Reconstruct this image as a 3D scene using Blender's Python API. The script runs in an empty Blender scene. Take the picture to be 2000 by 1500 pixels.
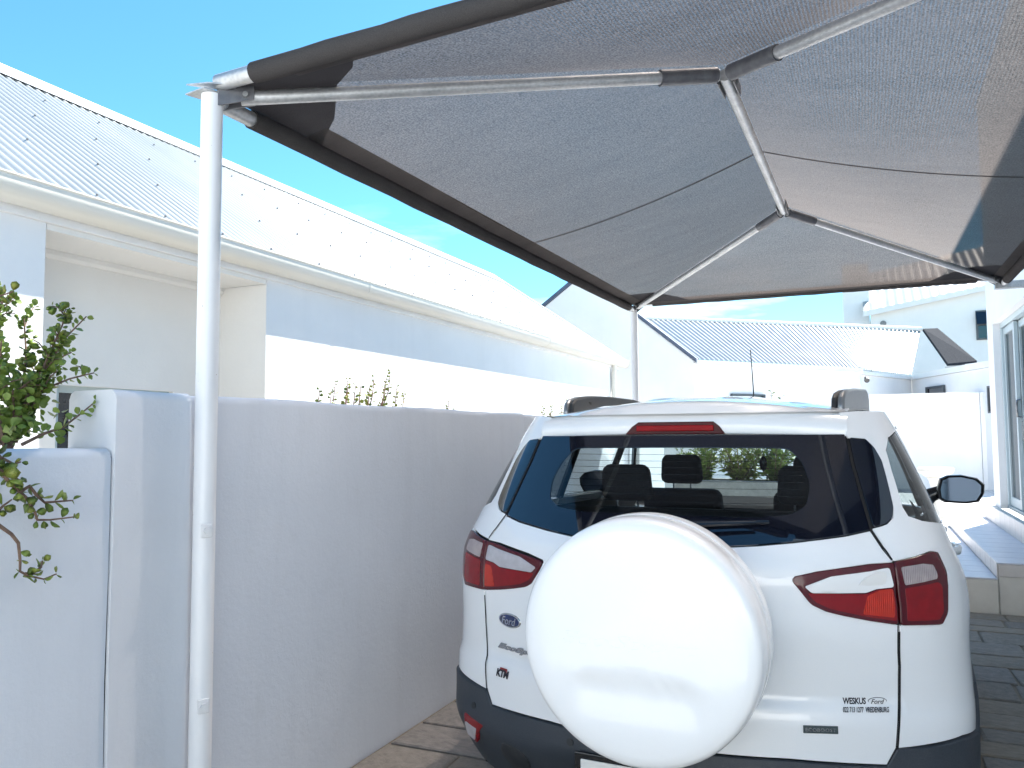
import bpy, bmesh, math, random
from mathutils import Vector, Matrix
from mathutils.geometry import delaunay_2d_cdt
random.seed(7)
SC = bpy.context.scene
COL = SC.collection
R = math.radians

# ---------------------------------------------------------------- camera
def camera():
    yaw, p, r = R(24.0), R(3.72), R(0.35)
    f = Vector((-math.sin(yaw)*math.cos(p), math.cos(yaw)*math.cos(p), math.sin(p)))
    r0 = Vector((math.cos(yaw), math.sin(yaw), 0)); u0 = r0.cross(f)
    rt = r0*math.cos(r) - u0*math.sin(r); up = u0*math.cos(r) + r0*math.sin(r)
    cd = bpy.data.cameras.new('camera'); cd.lens = 27.72; cd.sensor_width = 36; cd.clip_start = .05; cd.clip_end = 2000
    cam = bpy.data.objects.new('camera', cd); COL.objects.link(cam)
    m = Matrix((rt, up, -f)).transposed().to_4x4(); m.translation = (0, 0, 1.5)
    cam.matrix_world = m; SC.camera = cam
camera()

# ---------------------------------------------------------------- sky and sun
SUN_AZ, SUN_EL = 68.0, 54.0       # azimuth counted from +X towards +Y
SKY_STRENGTH, SUN_STRENGTH, EXPOSURE = 0.072, 5.0, 1.95
def sky():
    w = bpy.data.worlds.new('World'); SC.world = w; w.use_nodes = True
    nt = w.node_tree; nt.nodes.clear(); N = nt.nodes.new; L = nt.links.new
    st = N('ShaderNodeTexSky'); st.sky_type = 'NISHITA'; st.sun_disc = False
    st.sun_elevation = R(SUN_EL); st.sun_rotation = R(90-SUN_AZ); st.air_density = 1.0; st.dust_density = .15; st.ozone_density = 1.5
    tc = N('ShaderNodeTexCoord'); sp = N('ShaderNodeSeparateXYZ'); L(tc.outputs['Generated'], sp.inputs[0])
    mp = N('ShaderNodeMapping'); mp.inputs['Scale'].default_value = (2.2, 2.2, 9.0); L(tc.outputs['Generated'], mp.inputs[0])
    nz = N('ShaderNodeTexNoise'); nz.inputs['Scale'].default_value = 1.6; nz.inputs['Detail'].default_value = 7; nz.inputs['Roughness'].default_value = .58
    L(mp.outputs[0], nz.inputs['Vector'])
    cr = N('ShaderNodeValToRGB'); cr.color_ramp.elements[0].position = .55; cr.color_ramp.elements[1].position = .70
    L(nz.outputs['Fac'], cr.inputs[0])
    lo = N('ShaderNodeMapRange'); lo.inputs['From Min'].default_value = .30; lo.inputs['From Max'].default_value = .12
    L(sp.outputs['Z'], lo.inputs['Value'])
    mu = N('ShaderNodeMath'); mu.operation = 'MULTIPLY'; L(cr.outputs[0], mu.inputs[0]); L(lo.outputs[0], mu.inputs[1])
    mul = N('ShaderNodeMath'); mul.operation = 'MULTIPLY'; mul.inputs[1].default_value = .75; L(mu.outputs[0], mul.inputs[0])
    tint = N('ShaderNodeMix'); tint.data_type = 'RGBA'; tint.blend_type = 'MULTIPLY'; tint.inputs[0].default_value = 1
    L(st.outputs[0], tint.inputs[6]); tint.inputs[7].default_value = (.50, .95, 1.04, 1)
    mx = N('ShaderNodeMix'); mx.data_type = 'RGBA'; L(mul.outputs[0], mx.inputs[0]); L(tint.outputs[2], mx.inputs[6]); mx.inputs[7].default_value = (7.5, 8.0, 8.4, 1)
    bg = N('ShaderNodeBackground'); bg.inputs['Strength'].default_value = SKY_STRENGTH; L(mx.outputs[2], bg.inputs[0])
    out = N('ShaderNodeOutputWorld'); L(bg.outputs[0], out.inputs[0])
    sd = bpy.data.lights.new('sun', 'SUN'); sd.energy = SUN_STRENGTH; sd.angle = R(.53); sd.color = (1, .955, .88)
    so = bpy.data.objects.new('sun', sd); COL.objects.link(so)
    a, e = R(SUN_AZ), R(SUN_EL)
    v = Vector((math.cos(a)*math.cos(e), math.sin(a)*math.cos(e), math.sin(e)))
    so.rotation_euler = v.to_track_quat('Z', 'Y').to_euler(); so.location = v*40
sky()
SC.view_settings.view_transform = 'Standard'; SC.view_settings.look = 'None'
SC.view_settings.exposure = EXPOSURE; SC.view_settings.gamma = 1; SC.view_settings.use_curve_mapping = False
SC.render.engine = 'CYCLES'
SC.cycles.max_bounces = 10; SC.cycles.transparent_max_bounces = 24; SC.cycles.diffuse_bounces = 5

# ---------------------------------------------------------------- materials
class MT:
    def __init__(s, name):
        s.m = bpy.data.materials.new(name); s.m.use_nodes = True; s.nt = s.m.node_tree; s.nt.nodes.clear()
        s.out = s.N('ShaderNodeOutputMaterial')
    def N(s, t, **k):
        n = s.nt.nodes.new(t)
        for a, b in k.items():
            if hasattr(n, a): setattr(n, a, b)
        return n
    def L(s, a, b): s.nt.links.new(a, b)
    def noise(s, scale, detail=5, rough=.55, coord='Object', stretch=(1, 1, 1)):
        tc = s.N('ShaderNodeTexCoord'); mp = s.N('ShaderNodeMapping'); mp.inputs['Scale'].default_value = stretch
        s.L(tc.outputs[coord], mp.inputs[0]); n = s.N('ShaderNodeTexNoise')
        n.inputs['Scale'].default_value = scale; n.inputs['Detail'].default_value = detail; n.inputs['Roughness'].default_value = rough
        s.L(mp.outputs[0], n.inputs['Vector']); return n.outputs['Fac']
    def ramp(s, fac, stops):
        r = s.N('ShaderNodeValToRGB'); e = r.color_ramp.elements
        while len(e) < len(stops): e.new(.5)
        for q, (p, c) in zip(e, stops): q.position = p; q.color = (*c, 1)
        s.L(fac, r.inputs[0]); return r.outputs[0]
    def mix(s, fac, a, b, blend='MIX'):
        n = s.N('ShaderNodeMix', data_type='RGBA', blend_type=blend)
        for sock, v in ((0, fac), (6, a), (7, b)):
            if hasattr(v, 'links') or hasattr(v, 'is_linked'): s.L(v, n.inputs[sock])
            elif isinstance(v, (int, float)): n.inputs[sock].default_value = v
            else: n.inputs[sock].default_value = (*v, 1)
        return n.outputs[2]
    def bump(s, h, strength=.2, dist=.01):
        b = s.N('ShaderNodeBump'); b.inputs['Strength'].default_value = strength; b.inputs['Distance'].default_value = dist
        s.L(h, b.inputs['Height']); return b.outputs[0]
    def pbr(s, col, rough=.5, metal=0, bump=None, coat=0, spec=.5, **k):
        p = s.N('ShaderNodeBsdfPrincipled')
        for key, v in (('Base Color', col), ('Roughness', rough), ('Metallic', metal), ('Coat Weight', coat), ('Specular IOR Level', spec)):
            if hasattr(v, 'is_linked'): s.L(v, p.inputs[key])
            else: p.inputs[key].default_value = (*v, 1) if isinstance(v, tuple) else v
        for key, v in k.items(): p.inputs[key.replace('_', ' ')].default_value = v
        if bump: s.L(bump, p.inputs['Normal'])
        s.L(p.outputs[0], s.out.inputs[0]); return s.m
M = {}
def plaster(name, c0, c1, bs=.25, streak=0.0, grime=0.0):
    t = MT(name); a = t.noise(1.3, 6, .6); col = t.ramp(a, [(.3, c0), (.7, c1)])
    if streak:
        st = t.noise(9, 5, .6, stretch=(1.0, 1.0, .06)); col = t.mix(t.ramp(st, [(.50, (0, 0, 0)), (.80, (streak,)*3)]), col, tuple(x*.62 for x in c0))
    if grime:
        g = t.noise(5.5, 8, .7); col = t.mix(t.ramp(g, [(.56, (0, 0, 0)), (.78, (grime,)*3)]), col, (.42, .41, .39))
    f = t.noise(38, 8, .72); M[name] = t.pbr(col, .82, bump=t.bump(f, bs, .012), spec=.25)
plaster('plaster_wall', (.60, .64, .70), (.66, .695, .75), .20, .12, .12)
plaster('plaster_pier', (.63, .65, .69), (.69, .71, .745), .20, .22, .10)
plaster('plaster_house', (.76, .765, .77), (.82, .82, .82), .2, .05)
plaster('plaster_cream', (.745, .735, .71), (.80, .79, .765), .2)
def steel():
    t = MT('painted_post'); n = t.noise(14, 6, .6, stretch=(1, 1, .25))
    chips = t.ramp(t.noise(38, 3, .6), [(.735, (0, 0, 0)), (.76, (1, 1, 1))])
    col = t.mix(chips, t.ramp(n, [(.3, (.74, .75, .77)), (.75, (.82, .82, .83))]), (.30, .20, .13))
    M['painted_post'] = t.pbr(col, .38, bump=t.bump(n, .08, .004), coat=.15)
    t = MT('galvanised'); v = t.N('ShaderNodeTexVoronoi'); v.inputs['Scale'].default_value = 70
    tc = t.N('ShaderNodeTexCoord'); t.L(tc.outputs['Object'], v.inputs['Vector']); n = t.noise(6, 5, .6)
    col = t.mix(.5, t.ramp(v.outputs['Distance'], [(0, (.36, .38, .40)), (.8, (.60, .62, .64))]), t.ramp(n, [(.3, (.30, .31, .32)), (.7, (.62, .63, .64))]))
    M['galvanised'] = t.pbr(col, .48, .75)
    t = MT('dark_bracket'); n = t.noise(20); M['dark_bracket'] = t.pbr(t.ramp(n, [(.3, (.10, .105, .12)), (.7, (.18, .185, .20))]), .5, .6)
    t = MT('roof_sheet'); n = t.noise(1.5, 6, .6, stretch=(.3, 1, 1)); M['roof_sheet'] = t.pbr(t.ramp(n, [(.3, (.43, .45, .455)), (.7, (.52, .535, .535))]), .40, .52)
    t = MT('roof_sheet_grey'); n = t.noise(1.5, 6, .6); M['roof_sheet_grey'] = t.pbr(t.ramp(n, [(.3, (.33, .34, .35)), (.7, (.41, .42, .425))]), .34, .5)
    t = MT('ridge_white'); n = t.noise(3); M['ridge_white'] = t.pbr(t.ramp(n, [(.3, (.72, .73, .74)), (.7, (.80, .80, .80))]), .5)
    t = MT('gutter_cream'); n = t.noise(2.5, 5, .6, stretch=(1, .2, 3)); M['gutter_cream'] = t.pbr(t.ramp(n, [(.25, (.62, .60, .54)), (.7, (.76, .74, .68))]), .35)
    t = MT('barge_dark'); n = t.noise(8); M['barge_dark'] = t.pbr(t.ramp(n, [(.3, (.05, .07, .11)), (.7, (.09, .11, .16))]), .5)
    t = MT('slate_roof'); n = t.noise(30, 4, .6, stretch=(1, 1, .4)); M['slate_roof'] = t.pbr(t.ramp(n, [(.3, (.025, .028, .034)), (.7, (.045, .048, .055))]), .85, bump=t.bump(n, .4, .02), spec=.02)
steel()
def cloth(name, c0, c1, holes, trans, grain=130, con=.6):
    t = MT(name)
    n = t.noise(3.4, 6, .66, stretch=(.45, 1.6, 1.0)); g = t.noise(grain, 3, .6)
    col = t.mix(con, t.ramp(n, [(.3, c0), (.7, c1)]), t.ramp(g, [(.36, tuple(x*.45 for x in c0)), (.64, tuple(min(1, x*1.6) for x in c1))]))
    d = t.N('ShaderNodeBsdfDiffuse'); t.L(col, d.inputs[0]); tr = t.N('ShaderNodeBsdfTranslucent'); t.L(col, tr.inputs[0])
    bp = t.bump(g, .25, .004); t.L(bp, d.inputs['Normal'])
    m1 = t.N('ShaderNodeMixShader'); m1.inputs[0].default_value = trans; t.L(d.outputs[0], m1.inputs[1]); t.L(tr.outputs[0], m1.inputs[2])
    if holes > .1:   # sunlight that skims through the knit and scatters onward
        rf = t.N('ShaderNodeBsdfRefraction'); rf.inputs['IOR'].default_value = 1.22; rf.inputs['Roughness'].default_value = .85; rf.inputs[0].default_value = (.42, .365, .345, 1)
        m3 = t.N('ShaderNodeMixShader'); m3.inputs[0].default_value = .30; t.L(m1.outputs[0], m3.inputs[1]); t.L(rf.outputs[0], m3.inputs[2]); m1 = m3
    tp = t.N('ShaderNodeBsdfTransparent'); tp.inputs[0].default_value = (1, .93, .88, 1); m2 = t.N('ShaderNodeMixShader')
    # knitted holes: rows of thread thicker and thinner at random
    hr = t.ramp(t.noise(420, 2, .6, stretch=(1, .35, 1)), [(.40, (0, 0, 0)), (.62, (min(1, holes*2),)*3)])
    wv = t.N('ShaderNodeTexWave'); wv.bands_direction = 'X'; wv.inputs['Scale'].default_value = 24; wv.inputs['Distortion'].default_value = 1.5; wv.inputs['Detail'].default_value = 2
    tc = t.N('ShaderNodeTexCoord'); t.L(tc.outputs['Object'], wv.inputs['Vector'])
    rows = t.ramp(wv.outputs['Fac'], [(.2, (.12, .12, .12)), (.8, (1, 1, 1))]); hr = t.mix(1.0, hr, rows, 'MULTIPLY')
    t.L(hr, m2.inputs[0]); t.L(m1.outputs[0], m2.inputs[1]); t.L(tp.outputs[0], m2.inputs[2])
    t.L(m2.outputs[0], t.out.inputs[0]); M[name] = t.m
cloth('shade_cloth', (.048, .042, .040), (.092, .081, .078), .11, .62)
cloth('shade_hem', (.070, .066, .068), (.10, .095, .096), .0, .36, 500, .3)
cloth('shade_patch', (.04, .04, .046), (.06, .06, .066), .02, .3, 400, .3)
def misc():
    def simple(name, c0, c1, rough=.5, scale=8, metal=0, coat=0, b=0, spec=.5):
        t = MT(name); n = t.noise(scale, 5, .6); M[name] = t.pbr(t.ramp(n, [(.3, c0), (.7, c1)]), rough, metal, t.bump(n, b, .006) if b else None, coat, spec)
    simple('concrete', (.50, .48, .44), (.62, .60, .55), .9, 12, b=.5)
    simple('driveway_bounce', (.50, .485, .455), (.60, .585, .555), .9, 3, b=.3)
    simple('planter_grey', (.20, .20, .20), (.30, .30, .29), .9, 12, b=.5)
    simple('soil', (.07, .05, .035), (.12, .09, .06), .95, 30, b=.8)
    simple('door_frame', (.42, .50, .53), (.47, .55, .58), .35, 3)
    simple('window_frame_dark', (.05, .06, .07), (.08, .09, .10), .4, 3)
    simple('window_frame_teal', (.36, .44, .46), (.42, .50, .51), .4, 3)
    simple('blind', (.10, .12, .13), (.16, .18, .19), .7, 3)
    simple('blind_red', (.20, .07, .07), (.26, .10, .10), .7, 3)
    simple('stem', (.10, .06, .045), (.20, .13, .09), .8, 40, b=.5)
    simple('stem_red', (.22, .09, .07), (.30, .15, .11), .7, 40)
    simple('car_plastic', (.030, .037, .048), (.042, .050, .062), .55, 220, b=.25)
    simple('car_black', (.006, .007, .009), (.010, .011, .014), .25, 20, coat=.3)
    simple('car_trim', (.02, .022, .025), (.03, .032, .036), .6, 60)
    simple('seam_black', (.004, .004, .005), (.008, .008, .009), .8, 20)
    simple('seat_fabric', (.022, .026, .034), (.034, .039, .048), .9, 90, b=.3)
    simple('interior_plastic', (.035, .038, .044), (.05, .054, .06), .6, 60)
    simple('interior_light', (.42, .42, .40), (.50, .50, .48), .8, 30)
    simple('rubber', (.012, .012, .013), (.022, .022, .023), .75, 60, b=.2)
    simple('alloy', (.45, .46, .48), (.55, .56, .58), .3, 20, .9)
    simple('chrome', (.62, .64, .66), (.70, .72, .74), .10, 6, 1.0)
    simple('chrome_dull', (.40, .41, .43), (.52, .53, .55), .25, 20, .9)
    simple('badge_blue', (.010, .022, .085), (.014, .03, .11), .2, 30, coat=1)
    simple('badge_red', (.22, .02, .02), (.30, .03, .03), .3, 30)
    simple('print_black', (.012, .012, .02), (.02, .02, .03), .4, 30)
    simple('badge_dark', (.03, .045, .05), (.05, .07, .075), .3, 30, coat=.5)
    simple('plate_white', (.72, .72, .70), (.78, .78, .76), .4, 20)
    simple('tile_pale', (.60, .60, .66), (.68, .68, .73), .35, 9)
    simple('tile_edge', (.62, .58, .55), (.70, .66, .63), .45, 9)
    simple('step_plaster', (.66, .63, .57), (.74, .71, .65), .85, 6, b=.4)
    simple('screw_grey', (.16, .17, .18), (.24, .25, .26), .6, 40)
    simple('screw_white', (.66, .66, .67), (.74, .74, .75), .5, 40)
    simple('grout', (.22, .21, .22), (.30, .29, .29), .9, 30)
    # lamp lenses
    def lens(name, c, rough=.12, ribs=0, coat=.35, spec=.25):
        t = MT(name); n = t.noise(25, 3); b = None
        if ribs:
            wv = t.N('ShaderNodeTexWave'); wv.inputs['Scale'].default_value = ribs; tc = t.N('ShaderNodeTexCoord'); t.L(tc.outputs['Object'], wv.inputs['Vector']); b = t.bump(wv.outputs['Fac'], .8, .004)
        t.pbr(t.ramp(n, [(.3, tuple(x*.8 for x in c)), (.7, c)]), rough, 0, b, coat, spec, Coat_Roughness=.02); M[name] = t.m
    lens('lens_red_dark', (.085, .004, .010), .1, 0, .5, .3); lens('lens_red', (.24, .005, .010)); lens('lens_bright', (.62, .028, .012), .25, 55)
    lens('lens_clear', (.50, .42, .42), .18, 60); lens('lens_white', (.50, .48, .51), .2); lens('lens_brake', (.30, .003, .008), .3, 0, .05, .1); lens('lens_brake_dark', (.07, .003, .006), .2, 0, .1, .2)
    simple('rail_silver', (.26, .27, .28), (.32, .33, .34), .35, 20, .7)
    # car paint
    t = MT('car_paint'); n = t.noise(500, 2); t.pbr(t.ramp(n, [(.3, (.80, .815, .83)), (.7, (.83, .84, .85))]), .28, 0, None, 1.0, Coat_Roughness=.025); M['car_paint'] = t.m
    t = MT('spare_white'); n = t.noise(300, 2); t.pbr(t.ramp(n, [(.3, (.91, .915, .915)), (.7, (.925, .93, .93))]), .35, 0, None, .7, Coat_Roughness=.06); M['spare_white'] = t.m
    # sheet glass
    def glass(name, tint, ior=1.5, gl=(1, 1, 1)):
        t = MT(name); tp = t.N('ShaderNodeBsdfTransparent'); n = t.noise(2, 2); t.L(t.ramp(n, [(.3, tuple(x*.96 for x in tint)), (.7, tint)]), tp.inputs[0])
        g = t.N('ShaderNodeBsdfGlossy'); g.inputs['Roughness'].default_value = .0; g.inputs[0].default_value = (*gl, 1)
        fr = t.N('ShaderNodeFresnel'); ge = t.N('ShaderNodeNewGeometry'); mr = t.N('ShaderNodeMapRange'); mr.inputs['To Min'].default_value = ior; mr.inputs['To Max'].default_value = 1/ior; t.L(ge.outputs['Backfacing'], mr.inputs['Value']); t.L(mr.outputs[0], fr.inputs['IOR'])
        m = t.N('ShaderNodeMixShader'); t.L(fr.outputs[0], m.inputs[0]); t.L(tp.outputs[0], m.inputs[1]); t.L(g.outputs[0], m.inputs[2]); t.L(m.outputs[0], t.out.inputs[0]); M[name] = t.m
    glass('glass_tint', (.70, .78, .80), 1.45); glass('glass_clear', (.80, .86, .86), 1.5); glass('glass_house', (.25, .30, .32), 1.7); glass('glass_privacy', (.26, .30, .31), 1.6)
    t = MT('glass_frit'); n = t.noise(4); t.pbr(t.ramp(n, [(.3, (.004, .006, .012)), (.7, (.006, .008, .016))]), .03, 0, None, 1.0, Coat_Roughness=.01); M['glass_frit'] = t.m
    t = MT('mirror_glass'); n = t.noise(3); t.pbr(t.ramp(n, [(.3, (.035, .05, .07)), (.7, (.045, .06, .085))]), .03, 1.0); M['mirror_glass'] = t.m
    # leaves
    def leaf(name, stops):
        t = MT(name); oi = t.N('ShaderNodeObjectInfo'); n = t.noise(16, 3); ad = t.N('ShaderNodeMath', operation='ADD'); t.L(oi.outputs['Random'], ad.inputs[0]); t.L(n, ad.inputs[1])
        md = t.N('ShaderNodeMath', operation='FRACT'); t.L(ad.outputs[0], md.inputs[0]); col = t.ramp(md.outputs[0], stops)
        p = t.N('ShaderNodeBsdfPrincipled'); t.L(col, p.inputs['Base Color']); p.inputs['Roughness'].default_value = .42; p.inputs['Coat Weight'].default_value = .15
        tr = t.N('ShaderNodeBsdfTranslucent'); t.L(col, tr.inputs[0]); m = t.N('ShaderNodeMixShader'); m.inputs[0].default_value = .3
        t.L(p.outputs[0], m.inputs[1]); t.L(tr.outputs[0], m.inputs[2]); t.L(m.outputs[0], t.out.inputs[0]); M[name] = t.m
    leaf('leaf_spek', [(0, (.10, .15, .025)), (.45, (.16, .25, .045)), (.8, (.24, .33, .06)), (1, (.36, .36, .07))])
    leaf('leaf_shrub', [(0, (.07, .13, .02)), (.5, (.17, .25, .045)), (1, (.30, .32, .07))])
    leaf('leaf_sunlit', [(0, (.20, .24, .04)), (.5, (.30, .32, .05)), (1, (.40, .38, .06))])  # sunlit tone of the top sprig, put into the leaf colour
    # paving stones
    t = MT('paver_stone'); oi = t.N('ShaderNodeObjectInfo')
    base = t.ramp(oi.outputs['Random'], [(0, (.15, .14, .13)), (.25, (.25, .205, .15)), (.45, (.19, .18, .18)), (.65, (.30, .25, .185)), (.85, (.17, .165, .18)), (1, (.24, .22, .19))])
    n = t.noise(7, 8, .68, 'Object', (1, 1, 1)); col = t.mix(.55, base, t.ramp(n, [(.3, (.10, .092, .086)), (.5, (.22, .20, .175)), (.75, (.36, .325, .275))]))
    r = t.noise(3.0, 8, .75); t.pbr(col, .7, 0, t.bump(r, .55, .03)); M['paver_stone'] = t.m
    t = MT('mortar'); n = t.noise(6, 8, .7); M['mortar'] = t.pbr(t.ramp(n, [(.3, (.16, .13, .10)), (.7, (.27, .235, .19))]), .95, bump=t.bump(t.noise(80, 4), .6, .01))
    t = MT('far_ground'); n = t.noise(.6, 8, .65); M['far_ground'] = t.pbr(t.ramp(n, [(.3, (.20, .18, .155)), (.7, (.30, .275, .235))]), .95, bump=t.bump(t.noise(30, 4), .5, .02))
    # patio tiles seen far off: grid in the material
    t = MT('patio_tiles'); br = t.N('ShaderNodeTexBrick'); br.offset = 0; br.inputs['Scale'].default_value = 1; br.inputs['Brick Width'].default_value = .33; br.inputs['Row Height'].default_value = .33; br.inputs['Mortar Size'].default_value = .006
    br.inputs['Color1'].default_value = (.56, .55, .56, 1); br.inputs['Color2'].default_value = (.60, .59, .60, 1); br.inputs['Mortar'].default_value = (.25, .24, .24, 1)
    tc = t.N('ShaderNodeTexCoord'); t.L(tc.outputs['Object'], br.inputs['Vector']); M['patio_tiles'] = t.pbr(br.outputs['Color'], .5)
misc()

# ---------------------------------------------------------------- mesh helpers
class MB:
    def __init__(s): s.v = []; s.f = []
    def add(s, vs, fs):
        o = len(s.v); s.v += [tuple(p) for p in vs]; s.f += [tuple(i+o for i in q) for q in fs]; return s
    def box(s, x0, x1, y0, y1, z0, z1):
        return s.add([(x0, y0, z0), (x1, y0, z0), (x1, y1, z0), (x0, y1, z0), (x0, y0, z1), (x1, y0, z1), (x1, y1, z1), (x0, y1, z1)],
                     [(0, 3, 2, 1), (4, 5, 6, 7), (0, 1, 5, 4), (1, 2, 6, 5), (2, 3, 7, 6), (3, 0, 4, 7)])
    def tube(s, pts, r, n=10, caps=True):
        pts = [Vector(p) for p in pts]; rs = r if isinstance(r, (list, tuple)) else [r]*len(pts); vs = []; fs = []; prev = None
        for i, p in enumerate(pts):
            d = (pts[min(i+1, len(pts)-1)]-pts[max(i-1, 0)]).normalized()
            a = prev - d*prev.dot(d) if prev is not None else (Vector((0, 0, 1)) if abs(d.z) < .9 else Vector((1, 0, 0))).cross(d)
            if a.length < 1e-6: a = d.orthogonal()
            a.normalize(); prev = a; b = d.cross(a)
            for k in range(n): t = 2*math.pi*k/n; vs.append(p+(a*math.cos(t)+b*math.sin(t))*rs[i])
        for i in range(len(pts)-1):
            for k in range(n): fs.append((i*n+k, i*n+(k+1) % n, (i+1)*n+(k+1) % n, (i+1)*n+k))
        if caps: fs += [tuple(range(n-1, -1, -1)), tuple(range((len(pts)-1)*n, len(pts)*n))]
        return s.add(vs, fs)
    def prism(s, poly, vec):
        n = len(poly); v = Vector(vec); p = [Vector(q) for q in poly]
        return s.add(p+[q+v for q in p], [tuple(range(n-1, -1, -1)), tuple(range(n, 2*n))]+[(i, (i+1) % n, n+(i+1) % n, n+i) for i in range(n)])
    def sweep(s, prof, p0, p1, up=(0, 0, 1)):
        # profile (side, up) swept from p0 to p1; side = up x dir turned right
        p0, p1, up = Vector(p0), Vector(p1), Vector(up); d = (p1-p0).normalized(); sd = d.cross(up).normalized(); uu = sd.cross(d)
        return s.prism([p0+sd*a+uu*b for a, b in prof], p1-p0)
    def lathe(s, prof, c, axis='Z', n=32):
        vs = []; fs = []; m = len(prof)
        for k in range(n):
            t = 2*math.pi*k/n
            for r, h in prof:
                a, b = r*math.cos(t), r*math.sin(t)
                vs.append(Vector(c)+Vector({'Z': (a, b, h), 'Y': (a, h, b), 'X': (h, a, b)}[axis]))
        for k in range(n):
            for j in range(m-1): fs.append((k*m+j, ((k+1) % n)*m+j, ((k+1) % n)*m+j+1, k*m+j+1))
        return s.add(vs, fs)
    def build(s, name, mat, parent=None, smooth=False, bevel=0, kind=None):
        me = bpy.data.meshes.new(name); me.from_pydata(s.v, [], s.f); me.update()
        bm = bmesh.new(); bm.from_mesh(me); bmesh.ops.remove_doubles(bm, verts=bm.verts, dist=1e-6); bmesh.ops.recalc_face_normals(bm, faces=bm.faces); bm.to_mesh(me); bm.free()
        if smooth:
            me.polygons.foreach_set('use_smooth', [True]*len(me.polygons))
            me.set_sharp_from_angle(angle=R(38))
        me.materials.append(M[mat]); return link(name, me, parent, bevel, kind)
def link(name, me, parent=None, bevel=0, kind=None):
    o = bpy.data.objects.new(name, me); COL.objects.link(o)
    if parent is not None: o.parent = parent
    if bevel:
        b = o.modifiers.new('bevel', 'BEVEL'); b.width = bevel; b.segments = 2; b.limit_method = 'ANGLE'; b.angle_limit = R(40)
    if kind: o['kind'] = kind
    return o
def thing(name, label, cat, loc=(0, 0, 0), rz=0, group=None):
    o = bpy.data.objects.new(name, None); COL.objects.link(o); o.location = loc; o.rotation_euler = (0, 0, rz); o.empty_display_size = .2
    return tag(o, label, cat, group)
def tag(o, label, cat, group=None):
    o['label'] = label; o['category'] = cat
    if group: o['group'] = group
    return o
def box(name, mat, a, parent=None, bevel=.006, kind=None): return MB().box(*a).build(name, mat, parent, False, bevel, kind)

# ================================================================= GROUND
MB().add([(-400, -400, -.05), (400, -400, -.05), (400, 600, -.05), (-400, 600, -.05)], [(0, 1, 2, 3)]).build('ground', 'far_ground', kind='structure')
MB().box(-12, 12, -7.9, .295, -.045, -.012).build('driveway', 'driveway_bounce', kind='structure')  # pale slab added behind the camera, bounces sunlight onto the car's rear
PAV = MB().box(-2.19, 2.6, .30, 7.73, -.045, -.010).build('paving', 'mortar', kind='structure')
def pavers():
    metas = []
    for k in range(6):
        rr = random.Random(40+k); b = MB(); j = lambda a: rr.uniform(-a, a)
        lo = [(-.5, -.5), (.5, -.5), (.5, .5), (-.5, .5)]; bot = [(x, y, -.035) for x, y in lo]; mid = [(x+j(.012), y+j(.012), -.006) for x, y in lo]
        top = [(x*.955+j(.012), y*.955+j(.012), j(.0025)) for x, y in lo]; c = [(j(.1), j(.1), .002)]
        v = bot+mid+top+c; f = [(3, 2, 1, 0)]
        for a in range(4): n = (a+1) % 4; f += [(a, n, 4+n, 4+a), (4+a, 4+n, 8+n, 8+a), (8+a, 8+n, 12)]
        me = bpy.data.meshes.new('paver'); me.from_pydata(v, [], f); me.materials.append(M['paver_stone']); me.update(); metas.append(me)
    rr = random.Random(11); y = 1.5; n = 0; rest = MB(); again = False
    while True:
        h = rr.choice([.20, .25, .30, .36]); h = min(h, (1.49 if again else 7.72)-y)
        if h < .1:
            if again: break
            again = True; y = .32; continue
        x = -2.18
        while x < 2.2:
            w = rr.choice([.26, .32, .40, .48, .56])
            g = rr.uniform(.012, .022)
            under_car = -1.35 < x and x+w < .05 and y > 3.3
            if not under_car and x+w < 2.5 and n >= 298:
                mt = Matrix.Translation((x+w/2, y+h/2, rr.uniform(0, .004))) @ Matrix.Diagonal((w-g, h-g, 1, 1)); mm = rr.choice(metas); rest.add([mt @ v_.co for v_ in mm.vertices], [tuple(f_.vertices) for f_ in mm.polygons])
            elif not under_car and x+w < 2.5:
                o = link('paver', rr.choice(metas), PAV); o.location = (x+w/2, y+h/2, rr.uniform(.0, .004)); o.scale = (w-g, h-g, 1); o.rotation_euler = (rr.uniform(-.004, .004), rr.uniform(-.004, .004), rr.uniform(-.02, .02)); n += 1
            x += w
        y += h
    if rest.v: rest.build('pavers', 'paver_stone', PAV, kind='stuff')
pavers()

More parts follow.
